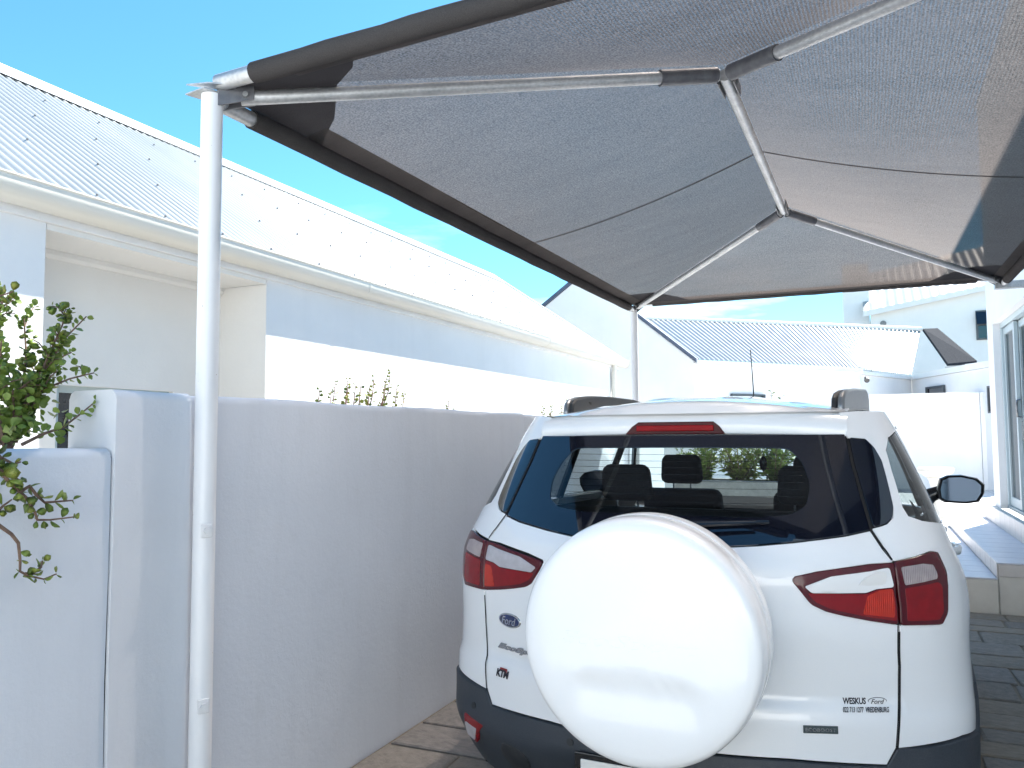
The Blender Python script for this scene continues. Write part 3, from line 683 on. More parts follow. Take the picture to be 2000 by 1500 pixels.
def strip_line(name, pts, w, mat, parent, off=.004, mirror=False):
    sg = -1 if mirror else 1; b = MB(); P = [(Vector(S(sg*s, z))+Nrm(sg*s, z)*off, Nrm(sg*s, z)) for s, z in pts]; vs = []; fs = []
    for i, (p, n) in enumerate(P):
        d = (P[min(i+1, len(P)-1)][0]-P[max(i-1, 0)][0]).normalized(); t = d.cross(n).normalized()*w/2; vs += [p-t, p+t]
    for i in range(len(P)-1): fs.append((2*i, 2*i+1, 2*i+3, 2*i+2))
    return b.add(vs, fs).build(name, mat, parent)
def text_mesh(txt, size, shear=0, extrude=.0, bold=0, spacing=1.0):
    cu = bpy.data.curves.new('text', 'FONT'); cu.body = txt; cu.size = size; cu.shear = shear; cu.extrude = extrude; cu.offset = bold; cu.align_x = 'LEFT'; cu.space_character = spacing; cu.resolution_u = 3
    o = bpy.data.objects.new('text', cu); COL.objects.link(o); bpy.context.view_layer.update()
    me = bpy.data.meshes.new_from_object(o); bpy.data.objects.remove(o); bpy.data.curves.remove(cu); return me
def lettering(name, txt, x0, z0, width, height, mat, parent, off=.002, shear=0, extrude=.0008, bold=0, spacing=1., ysurf=None, tilt=0.0):
    me = text_mesh(txt, 1, shear, .5, bold, spacing); xs = [v.co.x for v in me.vertices]; ys = [v.co.y for v in me.vertices]
    ax, bx, ay, by = min(xs), max(xs), min(ys), max(ys)
    for v in me.vertices:
        x = x0+(v.co.x-ax)/(bx-ax)*width; z = z0+(v.co.y-ay)/(by-ay)*height+tilt*(x-x0); lift = off+(v.co.z+.5)*extrude*2
        if ysurf: v.co = Vector((x, ysurf(x, z)-lift, z))
        else:
            s = sx(x, z) if x >= 0 else -sx(-x, z); v.co = Vector(S(s, z))+Nrm(s, z)*lift
    me.materials.append(M[mat]); me.update(); return link(name, me, parent)

def car():
    A = thing('car', 'white compact SUV with round white spare-wheel cover parked under the carport', 'car', (-.645, 2.806, 0), R(-.76))
    G = .007
    seam = [(.930, .481), (.965, .530), (.979, .647), (.991, .773), (.989, .906), (.994, 1.008), (1.030, 1.089), (.990, 1.135), (.962, 1.186)]
    seam_up = [(.962, 1.30), (.965, 1.396), (.985, 1.490)]
    gbot = [(.962, 1.186), (.843, 1.170), (.618, 1.150), (.461, 1.139), (.30, 1.132), (0, 1.128)]
    # ---- tailgate
    lin = [(1.024, 1.088), (.918, 1.084), (.81, 1.073), (.703, 1.062), (.600, 1.045), (.592, 1.036), (.610, 1.015), (.655, .965), (.71, .944), (.779, .931), (.878, .916), (.984, .903), (.987, 1.008)]
    linL = [(1.024, 1.085), (.918, 1.078), (.81, 1.064), (.703, 1.053), (.622, 1.045), (.612, 1.036), (.624, 1.015), (.660, .960), (.70, .944), (.779, .931), (.878, .916), (.984, .903), (.990, 1.005)]
    right_half = [(a-G, b) for a, b in seam]
    top = [(a, b-.004) for a, b in gbot]
    low = [(0, .487), (.3, .490), (.55, .492), (.784, .485)]
    poly = low+right_half[0:5]+[(p[0]-G-.004, p[1]) for p in [(.984, .903)]]+[]
    # outline walks round the inner lamps so that the panel has a real opening
    poly = low+right_half[0:4]+[(.982, .898)]+[(a-(.004 if i in (0,) else 0), b+(.005 if i < 6 else -.005)) for i, (a, b) in reversed(list(enumerate(lin[:12])))]+[(.985, 1.128), (.955, 1.182)]+top[1:]
    left = [(-a, b) for a, b in reversed(poly) if a > .0001]
    whole = [p for p in poly if p[0] > .0001]
    full = [(0, .487)]+whole+[(0, 1.124)]+left
    tg = panel('tailgate', full, 'car_paint', A, off=0, depth=.02)
    # lamp pods
    for sg, poly_in in ((1, lin), (-1, linL)):
        mir = sg < 0; sd = A
        p_in = rnd([(a-.004, b) for a, b in poly_in], .012)
        li = panel('tail_lamp', p_in, 'lens_red_dark', sd, off=.006, depth=.03, mirror=mir, edge=.008)
        red = [(.976, .914), (.879, .926), (.79, .940), (.722, .952), (.668, .972), (.640, .998), (.655, .998), (.868, .996), (.915, 1.010), (.976, 1.014)]
        panel('red_lens', rnd(red, .01), 'lens_red', li, off=.0085, depth=.004, mirror=mir, grid=(.04, .02))
        ch = [(.630, 1.020), (.74, 1.048), (.909, 1.064), (.958, 1.071), (.982, 1.073), (.976, 1.020), (.911, 1.014), (.868, 1.002), (.655, 1.001)]
        panel('reflector', rnd(ch, .008), 'chrome' if sg > 0 else 'lens_white', li, off=.0095, depth=.005, mirror=mir, grid=(.03, .012), facet=sg > 0, func=(lambda s, z: .0035*(1+math.sin((abs(s)-.63)*19))+.06*max(0, .03-abs(z-1.030))) if sg > 0 else None)
        if sg > 0: panel('dark_reflection_facet', rnd([(.835, 1.022), (.945, 1.026), (.955, 1.062), (.91, 1.057), (.87, 1.044)], .006), 'chrome', li, off=.020, depth=.006, mirror=mir, grid=(.03, .012), facet=True, func=lambda s, z: (z-1.04)*.55)  # added facet in the shape of a dark reflection, tilted towards the ground
        orr = [(.872, .992), (.919, 1.008), (.974, 1.013), (.966, .925), (.845, .936)] if sg > 0 else [(.93, .998), (.974, 1.004), (.972, .918), (.90, .925)]
        panel('bright_lens', rnd(orr, .008), 'lens_bright', li, off=.011, depth=.004, mirror=mir, grid=(.03, .02))
        lout = [(1.040, 1.091), (1.232, 1.103), (1.40, 1.116), (1.47, 1.112), (1.475, 1.058), (1.421, 1.004), (1.379, .930), (1.325, .899), (.998, .901), (1.002, 1.010)]
        if mir: lout = [(a, b-.006 if b > 1.05 else b) for a, b in lout]
        lo = panel('outer_tail_lamp', rnd(lout, .014), 'lens_red_dark', sd, off=.007, depth=.03, mirror=mir, edge=.008)
        panel('clear_lens', rnd([(1.062, 1.075), (1.253, 1.083), (1.345, 1.078), (1.350, 1.048), (1.33, 1.038), (1.048, 1.024)], .01), 'lens_clear', lo, off=.0100, depth=.004, mirror=mir, grid=(.04, .02))
        panel('red_lens', rnd([(1.03, .914), (1.29, .914), (1.33, .935), (1.36, 1.02), (1.33, 1.028), (1.04, 1.014)], .012), 'lens_red', lo, off=.0095, depth=.003, mirror=mir, grid=(.05, .03))
    # dark liner behind the gaps
    for m_ in (False, True):
        sm = [q for a, b in zip((seam+seam_up)[:-1], (seam+seam_up)[1:]) for q in [(a[0]+(b[0]-a[0])*k/5, a[1]+(b[1]-a[1])*k/5) for k in range(5)]]
        for lo_, hi_ in ((.48, .898), (1.094, 1.49)):
            strip_line('gap_seal', [q for q in sm if lo_ <= q[1] <= hi_], .0065, 'seam_black', A, off=.0012, mirror=m_)
        panel('gap_liner', [(.88, .46), (1.05, .46), (1.10, 1.14), (1.0, 1.19), (.86, 1.14)], 'seam_black', A, off=-.022, depth=0, mirror=m_)
        panel('gap_liner', [(.94, 1.14), (1.02, 1.14), (1.04, 1.52), (.965, 1.52)], 'seam_black', A, off=-.012, depth=0, mirror=m_)
        panel('lamp_liner', [(.60, .89), (1.5, .89), (1.5, 1.12), (.60, 1.10)], 'seam_black', A, off=-.026, depth=0, mirror=m_)
    # ---- rear window
    ctop = 1.497
    outer = [(.0, 1.131)]+[(a-.004 if a > .9 else a, b+.003) for a, b in reversed(gbot[:-1])]+[(a-G, b) for a, b in seam_up[:-1]]+[(.978, ctop)]
    outer_full = outer+[(0, ctop)]+[(-a, b) for a, b in reversed(outer) if a > .0001]
    clear = [(.0, 1.223), (.45, 1.222), (.62, 1.232), (.70, 1.262), (.735, 1.33), (.715, 1.405), (.66, 1.448), (.60, 1.452), (0, 1.455)]
    clear_full = clear+[(-a, b) for a, b in reversed(clear) if a > .0001]
    clear_full = rnd(clear_full, .02, 2)
    rw = panel('rear_window', outer_full, 'glass_frit', A, holes=[clear_full], off=-.002, depth=.006)
    panel('pane', clear_full, 'glass_tint', rw, off=-.003, depth=0)
    for k in range(9):
        z = 1.245+k*.023; strip_line('heater_wire', [(-.70+i*.1, z) for i in range(15)], .0016, 'car_black', rw, off=-.006)
    # wiper
    wp = lambda x, z, o: Vector(S(x/.66, z))+Nrm(x/.66, z)*o
    wi = MB().tube([wp(-.02, 1.16, .03), wp(.12, 1.178, .035), wp(.30, 1.192, .03)], [.012, .010, .006], 8).build('wiper_arm', 'car_black', A, True)
    MB().tube([wp(-.02, 1.186, .014), wp(.14, 1.194, .016), wp(.34, 1.202, .014)], .007, 6).build('wiper_blade', 'car_black', wi, True)
    # ---- quarter panels, doors, fenders
    WR, WF, WZ, AR = .78, 3.26, .34, .405
    def arc(cy, r, a0, a1, n=14): return [(cy+r*math.cos(R(a0+(a1-a0)*k/n)), WZ+r*math.sin(R(a0+(a1-a0)*k/n))) for k in range(n+1)]
    P = lambda y, z: (sy(y, z), z)
    for m_ in (False, True):
        bump_top = [(.965+G, .535), (1.193, .536), (1.514, .550), (1.80, .545)]
        q = [(a+G, b) for a, b in seam[1:4]]+[(.997, .897), (1.325, .894), (1.385, .926), (1.428, 1.004), (1.482, 1.058), (1.477, 1.118), (1.40, 1.122), (1.232, 1.109), (1.040, 1.097), (1.0, 1.138), (.972, 1.190)]
        q += [(1.08, 1.203), (1.150, 1.222), (1.185, 1.25), (1.250, 1.405), (1.225, 1.455), (1.165, 1.484), (.992, 1.489), (1.000, 1.575), (1.25, 1.58), (1.5, 1.58), (1.8, 1.58)]+[P(y, 1.58) for y in (.8, 1.2)]
        q += [P(1.2, 1.522), P(.85, 1.515), (1.75, 1.505), (1.50, 1.485), (1.36, 1.44), (1.315, 1.37), (1.275, 1.255), (1.30, 1.225), (1.45, 1.208), (1.8, 1.19)]+[P(y, z) for y, z in ((.8, 1.175), (1.195, 1.165))]
        q += [P(1.195, z) for z in (1.0, .8, .6, .42)]
        q += [P(y, z) for y, z in arc(WR, AR+.03, 11, 118)]
        q += [(1.80, .549), (1.514, .554), (1.193, .540)]
        panel('quarter_panel', q, 'car_paint', A, mirror=m_, depth=.016)
        # wrap-round quarter glass and side glass
        qg = [(.978, 1.196), (1.08, 1.209), (1.145, 1.227), (1.18, 1.255), (1.244, 1.405), (1.22, 1.45), (1.162, 1.479), (.998, 1.484), (.978, 1.396), (.976, 1.30)]
        panel('quarter_glass', rnd(qg, .012), 'glass_frit', A, off=.001, depth=.008, mirror=m_)
        sgl = [(1.285, 1.258), (1.305, 1.23), (1.45, 1.213), (1.8, 1.195), P(.8, 1.18), P(1.19, 1.17), P(1.19, 1.517), P(.85, 1.51), (1.75, 1.50), (1.50, 1.48), (1.365, 1.437), (1.32, 1.37)]
        panel('side_window', sgl, 'glass_privacy', A, off=-.003, depth=.004, mirror=m_)
        panel('door', [P(1.205, .36), P(1.205, .6), P(1.205, 1.0), P(1.205, 1.165), P(1.99, 1.145), P(1.99, .7), P(1.99, .36)], 'car_paint', A, mirror=m_, depth=.014).name = 'rear_door'
        panel('side_window', [P(1.25, 1.172), P(1.98, 1.152), P(1.98, 1.522), P(1.25, 1.517)], 'glass_clear', A, off=-.003, depth=.004, mirror=m_)
        panel('front_door', [P(2.00, .36), P(2.00, .7), P(2.00, 1.145), P(2.72, 1.125), P(2.95, 1.08), P(2.95, .7), P(2.90, .36)], 'car_paint', A, mirror=m_, depth=.014)
        panel('side_window', [P(2.06, 1.150), P(2.66, 1.135), P(2.42, 1.35), P(2.24, 1.522), P(2.06, 1.522)], 'glass_clear', A, off=-.003, depth=.004, mirror=m_)
        for pp in ([P(1.195, 1.165), P(1.25, 1.165), P(1.25, 1.52), P(1.195, 1.52)], [P(1.98, 1.145), P(2.06, 1.145), P(2.06, 1.525), P(1.98, 1.525)]):
            panel('pillar', pp, 'car_black', A, off=.001, depth=.02, mirror=m_)
        panel('roof_rail_panel', [P(1.205, 1.524), P(2.24, 1.526), P(2.42, 1.354), P(2.74, 1.12), P(2.80, 1.12), (3.04, 1.30), (3.04, 1.58), P(2.0, 1.58), P(1.205, 1.58)], 'car_paint', A, mirror=m_, depth=.016)
        strip_line('window_seal', [P(1.2+i*.14, 1.168-.0028*i*1.2) for i in range(11)], .016, 'car_black', A, off=.004, mirror=m_)
        strip_line('window_seal', [P(.85+i*.13, 1.521) for i in range(11)], .014, 'car_black', A, off=.005, mirror=m_)
        panel('fender', [P(2.96, .36), P(2.96, .7), P(2.96, 1.08), (3.02, 1.02), (3.5, .93), (3.7, .88), (3.6, .66), (3.3, .62)]+[P(y, z) for y, z in arc(WF, AR+.03, 60, 178)], 'car_paint', A, mirror=m_, depth=.016)
        panel('headlamp', rnd([(3.55, .70), (3.72, .86), (4.2, .84), (4.35, .74)], .03), 'lens_white', A, off=.004, depth=.02, mirror=m_)
        # black wheel-arch and sill cladding
        for cy in (WR, WF):
            o_ = arc(cy, AR+.028, 8, 172); i_ = arc(cy, AR-.03, 172, 8)
            panel('arch_cladding', [P(y, z) for y, z in o_+i_], 'car_plastic', A, off=.012, depth=.03, mirror=m_, grid=(.02, .03))
            lb = MB(); n = 24; vs = []; fs = []
            for k in range(n+1):
                t = R(-10+200*k/n)
                for yy in (.60, .925): vs.append(((-1 if m_ else 1)*yy, cy+(AR-.032)*math.cos(t), WZ+(AR-.032)*math.sin(t)))
            for k in range(n): fs.append((2*k, 2*k+1, 2*k+3, 2*k+2))
            lb.add(vs, fs).build('wheel_housing', 'seam_black', A, True)
        panel('sill_cladding', [P(1.20, .21), P(2.84, .21), P(2.84, .355), P(1.20, .355)], 'car_plastic', A, off=.010, depth=.03, mirror=m_)
        # handles
        sgm = -1 if m_ else 1
        for yh in (1.36, 2.16):
            b = Vector(S(sgm*sy(yh, .955), .955)); o_ = Vector((sgm, 0, 0))
            MB().tube([b+o_*.0, b+o_*.040+Vector((0, .02, .004)), b+o_*.048+Vector((0, .10, .008)), b+o_*.042+Vector((0, .18, .008)), b+Vector((0, .205, .004))], [.016, .019, .018, .018, .014], 10).build('door_handle', 'car_paint', A, True)
        # mirror
        bm_ = Vector((sgm*.93, 2.58, 1.10))
        mr = MB().tube([bm_, bm_+Vector((sgm*.04, 0, .03)), bm_+Vector((sgm*.10, -.01, .055))], [.055, .042, .038], 10).build('mirror_arm', 'car_black', A, True)
        hx = [(0, -.055), (.03, -.075), (.14, -.080), (.205, -.068), (.232, -.02), (.236, .03), (.20, .066), (.12, .084), (.05, .080), (.01, .06), (-.005, .0)]
        c0 = Vector((sgm*1.000, 2.49, 1.168)); ring = lambda s_, dy: [c0+Vector((sgm*(.115+(a-.115)*s_), dy, b*s_)) for a, b in hx]
        mm = MB(); vs = []
        rings = [(.86, .004), (.97, -.006), (1.0, 0.0), (1.03, .02), (1.0, .07), (.85, .11), (.5, .135), (.1, .14)]
        for s_, dy in rings: vs += ring(s_, dy)
        n = len(hx); fs = [(i*n+k, i*n+(k+1) % n, (i+1)*n+(k+1) % n, (i+1)*n+k) for i in range(len(rings)-1) for k in range(n)]+[tuple((len(rings)-1)*n+k for k in range(n))]
        mm.add(vs, fs).build('mirror_housing', 'car_black', mr, True)
        MB().add([p+Vector((0, 0, 0)) for p in ring(.86, -.001)], [tuple(range(n))]).build('mirror_face', 'mirror_glass', mr)
    # ---- bumper
    bt = [(0, .478), (.3, .481), (.55, .483), (.784, .476), (.925, .474), (.962, .524), (1.193, .529), (1.514, .543), (1.80, .538)]
    endq = [P(y, z) for y, z in arc(WR, AR+.03, 118, 172, 6)]
    half = bt+endq+[(1.9, .22), (1.4, .20), (.8, .19), (0, .19)]
    full = half[:-1]+[(0, .19)]+[(-a, b) for a, b in reversed(half) if a > .0001]
    def bsh(s, z):
        a = abs(s); d = .010
        d += .016*max(0, 1-abs(z-.40)/.055)*(1 if a < 1.3 else 0)*max(0, min(1, (a-.62)/.06))   # moulded ledge around the reflector
        d -= .020*max(0, min(1, (.56-a)/.05))*max(0, min(1, (.425-z)/.02))                       # recess for the number plate
        return d
    bp = panel('rear_bumper', full, 'car_plastic', A, off=0, depth=.03, func=bsh, grid=(.03, .02))
    for m_ in (False, True):
        rf = [(1.20, .418), (.955, .405), (1.13, .318), (1.26, .334)]
        ro = panel('reflector', rnd(rf, .01), 'lens_red', bp, off=.026, depth=.02, mirror=m_)
        panel('clear_lens', rnd([(1.20, .392), (1.03, .384), (1.14, .328), (1.245, .340)], .01), 'lens_white', ro, off=.0285, depth=.004, mirror=m_, grid=(.04, .02))
        for s_, z_, r_ in ((1.092, .452, .013), (.42, .445, .013)):
            a = -s_ if m_ else s_; n_ = Nrm(a, z_); c_ = Vector(S(a, z_))+n_*.008
            MB().tube([c_, c_+n_*.006], r_, 16).build('parking_sensor', 'car_trim', bp)
        a = -.80 if m_ else .80; n_ = Nrm(a, .315); c_ = Vector(S(a, .315))+n_*.004
        MB().tube([c_, c_+n_*.012, c_+n_*.016], [.068, .068, .060], 28).build('fog_lamp_cover', 'car_trim', bp, True)
    pl = MB().box(-.26, .26, -.226, -.218, .30, .412).build('number_plate', 'plate_white', A, bevel=.004)
    MB().box(-.285, .285, -.217, -.205, .285, .43).build('plate_holder', 'car_black', pl, bevel=.004)
    # ---- spoiler: swept cross-section
    prof = [(.36, 1.488), (.26, 1.490), (.212, 1.496), (.203, 1.503), (.200, 1.530), (.206, 1.556), (.222, 1.580), (.245, 1.598), (.285, 1.613), (.36, 1.626), (.48, 1.640)]
    vs = []; fs = []; nx = 40; m = len(prof)
    for i in range(nx+1):
        x = -.588+1.176*i/nx; e = (abs(x)/.588)
        for y, z in prof:
            k = (z-1.49)/.15
            vs.append((x, y+.036*e*e+.012*e**6, z-.125*x*x*max(0, k)-.010*e*e*(1-k)))
    for i in range(nx):
        for j in range(m-1): fs.append((i*m+j, (i+1)*m+j, (i+1)*m+j+1, i*m+j+1))
    for i in (0, nx): fs.append(tuple(i*m+j for j in range(m)))
    sp = MB().add(vs, fs).build('spoiler', 'car_paint', A, True)
    br = [(-.212, 1.4995), (.172, 1.4995), (.150, 1.530), (.128, 1.5475), (-.160, 1.5475), (-.185, 1.530)]
    MB().prism([(x, .192 if z < 1.52 else (.195 if z < 1.54 else .199), z) for x, z in br], (0, .03, 0)).build('brake_lamp', 'lens_brake_dark', sp, bevel=.004)
    MB().box(-.165, .130, .1885, .195, 1.512, 1.534).build('brake_lens', 'lens_brake', sp, bevel=.003)
    # ---- roof
    zr = lambda x, y: interp([(.1, 1.595), (.3, 1.632), (.7, 1.660), (1.3, 1.678), (1.9, 1.680), (2.35, 1.655)], y)-.20*x*x
    vs = []; fs = []; ns = 120; nt_ = 26
    for i in range(ns+1):
        s = -5+10*i/ns
        p = Vector(S(s, 1.578)); yc = min(max(p.y, .55), 2.05); c_ = Vector((0, yc, 0))
        for j in range(nt_+1):
            t = (j/nt_)**1.5; x = p.x*(1-t)+c_.x*t; y = p.y*(1-t)+c_.y*t; k = math.sin(min(1, t*6)*math.pi/2)
            rib = 0
            if .45 < y < 2.15:
                for cx in (-.42, -.15, .15, .42):
                    rib += .007*math.exp(-((x-cx)/.055)**4)
                rib *= min(1, (y-.45)/.06)
            vs.append((x, y, 1.578+(max(zr(x, y), 1.578)-1.578)*k+rib*k))
    for i in range(ns):
        for j in range(nt_): q = i*(nt_+1)+j; fs.append((q, q+nt_+1, q+nt_+2, q+1))
    MB().add(vs, fs).build('roof', 'car_paint', A, True)
    vs2 = [(v[0]*.97, v[1]*.98+.03, v[2]-.035) for v in vs]; MB().add(vs2, fs).build('headliner', 'interior_plastic', A, True)
    # ---- roof rails
    for sg in (-1, 1):
        top = [(.455, 1.600), (.475, 1.640), (.52, 1.660), (.62, 1.674), (.85, 1.690), (1.2, 1.704), (1.7, 1.706), (2.0, 1.690), (2.12, 1.66), (2.20, 1.615)]
        bot = [(2.10, 1.60), (1.7, 1.612), (1.2, 1.606), (.85, 1.594), (.60, 1.582), (.462, 1.572)]
        xo = lambda y: .548+.075*min(1, max(0, (y-.47)/.75))
        outl = [(y, z) for y, z in top]+[(y, z) for y, z in bot]
        rl = MB().prism([(sg*xo(y), y, z) for y, z in outl], (sg*.026, 0, 0)).build('roof_rail', 'rail_silver', A, True, .010)
        MB().prism([(sg*(xo(y)-.022), y+.004, z-.002) for y, z in outl], (sg*.0215, 0, 0)).build('rail_inner', 'car_trim', rl, True, .008)
        for yy in (.75, 1.0, 1.25, 1.5): MB().box(sg*(xo(yy)-.022)-.004, sg*(xo(yy)-.022)+.004, yy, yy+.03, 1.63, 1.655).build('rail_clip', 'seam_black', rl)
        MB().box(sg*.556-.034, sg*.556+.034, .455, .56, 1.560, 1.588).build('rail_foot', 'car_black', rl, bevel=.008)
    an = MB().tube([(.03, 2.06, 1.66), (.03, 2.07, 1.70), (.02, 2.10, 1.72)], [.02, .012, .007], 8).build('antenna', 'car_black', A, True)
    MB().tube([(.02, 2.10, 1.715), (.012, 2.12, 1.86), (.002, 2.14, 2.01)], [.0042, .0034, .003], 6).build('antenna_rod', 'car_black', an, True)
    # ---- hood, windscreen, nose
    full = [(3.06, 1.04), (3.3, 1.045), (4.2, 1.045), (5, 1.045), (5, .885), (4.3, .885), (3.75, .885), (3.5, .945)]
    panel('bonnet', full, 'car_paint', A); panel('bonnet', full, 'car_paint', A, mirror=True)
    ws = [(3.12, 1.06), (3.5, 1.06), (4.2, 1.058), (5, 1.058), (5, 1.535), (4.2, 1.535), (3.4, 1.53), (3.12, 1.50)]
    for m_ in (False, True):
        panel('windscreen', ws, 'glass_clear', A, off=-.002, depth=0, mirror=m_)
        panel('windscreen_header', [(3.06, 1.54), (4, 1.545), (5, 1.545), (5, 1.58), (3.06, 1.58)], 'car_paint', A, mirror=m_)
        panel('a_pillar', [(3.045, 1.06), (3.11, 1.06), (3.11, 1.53), (3.045, 1.53)], 'car_black', A, mirror=m_, depth=.03)
        panel('grille', [(4.40, .66), (5, .66), (5, .86), (4.30, .86)], 'car_black', A, mirror=m_, depth=.02)
        panel('front_bumper', [(3.55, .45), (3.62, .64), (4.3, .65), (5, .65), (5, .22), (4.2, .2), (3.6, .25)], 'car_paint', A, off=.006, depth=.03, mirror=m_)
    # ---- wheels
    for cy in (WR, WF):
        for sg in (-1, 1):
            wx = sg*.80
            w_ = MB().lathe([(.20, -.10), (.29, -.108), (.325, -.095), (.338, -.06), (.338, .06), (.325, .095), (.29, .108), (.20, .10)], (wx, cy, WZ), 'X', 40).build('wheel', 'rubber', A, True)
            MB().lathe([(.0, .055), (.05, .06), (.10, .05), (.17, .075), (.205, .10), (.205, -.09), (.0, -.09)] if sg > 0 else [(.0, -.055), (.05, -.06), (.10, -.05), (.17, -.075), (.205, -.10), (.205, .09), (.0, .09)], (wx, cy, WZ), 'X', 30).build('rim', 'alloy', w_, True)
    MB().box(-.78, .78, .1, 3.7, .20, .30).build('underbody', 'seam_black', A)
    # ---- spare wheel cover
    cx, cz = -.012, .858
    prof = [(.30, -.19), (.372, -.195), (.384, -.205), (.386, -.235), (.384, -.262), (.378, -.268), (.378, -.276), (.383, -.284), (.382, -.345), (.378, -.380), (.370, -.396), (.357, -.404), (.335, -.4085), (.300, -.410)]
    vs = []; fs = []; n = 96
    inner = [.27, .24, .21, .18, .15, .12, .09, .06, .03]
    def face_y(r, x, z):
        y = -.410-.006*(1-(r/.30)**2)
        # pressed ledge in the lower third
        e = max(0, min(1, (.752-z)/.014))*max(0, min(1, (.20-abs(x-.0))/.03)); f_ = max(0, min(1, (z-.60)/.10)); return y+.009*e*f_
    rings = [(r, h) for r, h in prof]
    for r, h in rings:
        for k in range(n): t = 2*math.pi*k/n; vs.append((cx+r*math.cos(t), h, cz+r*math.sin(t)))
    for r in inner:
        for k in range(n): t = 2*math.pi*k/n; x, z = r*math.cos(t), cz+r*math.sin(t); vs.append((cx+x, face_y(r, x, z), z))
    m = len(rings)+len(inner)
    for i in range(m-1):
        for k in range(n): fs.append((i*n+k, i*n+(k+1) % n, (i+1)*n+(k+1) % n, (i+1)*n+k))
    fs.append(tuple((m-1)*n+k for k in range(n)))
    so = MB().add(vs, fs).build('spare_wheel_cover', 'spare_white', A, True)
    MB().tube([(cx, -.19, cz), (cx, -.25, cz)], .16, 24).build('spare_carrier', 'car_black', A)
    fy = lambda x, z: face_y(min(.29, math.hypot(x-cx, z-cz)), x-cx, z)
    lettering('embossed_lettering', 'EcoSport', -.268, .826, .455, .056, 'spare_white', so, off=-.001, shear=.45, extrude=.0016, bold=.012, spacing=1.1, ysurf=fy)
    # ---- badges and lettering
    def oval(name, x, z, a, b, mat, parent, off, th=.003):
        me = MB(); vs = []; n = 32
        for o_, sc in ((off, 1.0), (off+th*.7, .97), (off+th, .90)):
            for k in range(n):
                t = 2*math.pi*k/n; xx, zz = x+a*sc*math.cos(t), z+b*sc*math.sin(t); s = sx(abs(xx), zz)*(1 if xx >= 0 else -1); vs.append(Vector(S(s, zz))+Nrm(s, zz)*o_)
        fs = [(i*n+k, i*n+(k+1) % n, (i+1)*n+(k+1) % n, (i+1)*n+k) for i in range(2) for k in range(n)]+[tuple(2*n+k for k in range(n))]
        return me.add(vs, fs).build(name, mat, parent, True)
    bo = oval('badge', -.592, .806, .056, .0275, 'chrome', tg, .001); oval('badge_field', -.592, .806, .050, .0225, 'badge_blue', bo, .003)
    lettering('lettering', 'Ford', -.629, .790, .072, .030, 'chrome', bo, off=.0058, shear=.35, extrude=.0004, bold=.0)
    lettering('lettering', 'EcoSport', -.655, .688, .235, .027, 'chrome_dull', tg, off=.002, shear=.4, extrude=.0025, bold=.06, spacing=1.05)
    lettering('lettering', 'KTM', -.655, .593, .066, .028, 'print_black', tg, off=.002, shear=.25, extrude=.0004, bold=.045, spacing=.92)
    MB().prism([Vector(S(-sx(-x, z), z))+Nrm(-sx(-x, z), z)*.0009 for x, z in ((-.640, .614), (-.602, .614), (-.600, .627), (-.636, .627))], (0, -.0004, 0)).build('red_flash', 'badge_red', tg)
    lettering('lettering', 'WESKUS', .557, .655, .066, .0205, 'print_black', tg, off=.002, extrude=.0002, bold=.03, spacing=.95)
    lettering('lettering', '022 713 1277  VREDENBURG', .558, .633, .130, .0135, 'print_black', tg, off=.002, extrude=.0002, bold=.02)
    ov = oval('oval_outline', .656, .664, .0275, .0125, 'print_black', tg, .0012, .0004); oval('oval_field', .656, .664, .0255, .0108, 'car_paint', ov, .0020, .0003)
    lettering('lettering', 'Ford', .637, .6565, .038, .0145, 'print_black', ov, off=.0030, shear=.35, extrude=.0002, bold=.01)
    pb = MB(); q = [(.444, .572), (.543, .572), (.543, .595), (.444, .595)]
    pb.prism([Vector(S(sx(x, z), z))+Nrm(sx(x, z), z)*.0005 for x, z in q], (.001, -.004, 0)); bb = pb.build('engine_badge', 'badge_dark', tg, bevel=.001)
    lettering('lettering', 'ECOBOOST', .450, .5785, .086, .0105, 'chrome_dull', bb, off=.0052, extrude=.0003, bold=.02, spacing=1.1)
    # ---- cabin
    box('cabin_floor', 'interior_plastic', (-.80, .80, .15, 3.0, .42, .45), A, 0)
    box('load_cover', 'interior_plastic', (-.66, .66, .10, .62, 1.06, 1.075), A, .006)
    for m_ in (False, True):
        panel('door_lining', [P(.5, .46), P(2.9, .46), P(2.85, 1.11), P(2.0, 1.135), P(1.2, 1.15), P(.5, 1.17)], 'interior_plastic', A, off=-.06, depth=0, mirror=m_)
        panel('quarter_lining', [(1.02, 1.13), (1.32, 1.15), (1.30, 1.26), (1.40, 1.50), (1.05, 1.53), (1.0, 1.3)], 'interior_plastic', A, off=-.03, depth=0, mirror=m_)
    def seat(x, y, w, zb, zt, tilt, head):
        t = thing_part('seat', A)
        n = 7; b = MB()
        def pad(name, cx_, cy_, w_, d_, z0, z1, til, r=.05):
            bm = bmesh.new(); bmesh.ops.create_cube(bm, size=1)
            for v in bm.verts: v.co = Vector((v.co.x*w_, v.co.y*d_, v.co.z*(z1-z0)))
            bmesh.ops.bevel(bm, geom=bm.edges[:]+bm.verts[:], offset=r, segments=4, affect='EDGES', profile=.5)
            for v in bm.verts:
                zz = v.co.z+(z1-z0)/2; v.co = Vector((v.co.x*(1-.10*(zz/(z1-z0))), v.co.y-zz*til, zz+z0))+Vector((cx_, cy_, 0))
            me = bpy.data.meshes.new(name); bm.to_mesh(me); bm.free(); me.polygons.foreach_set('use_smooth', [True]*len(me.polygons)); me.materials.append(M['seat_fabric']); return link(name, me, t)
        pad('seat_back', x, y, w, .15, zb, zt, tilt); pad('seat_cushion', x, y+.32, w, .55, zb-.12, zb+.06, 0)
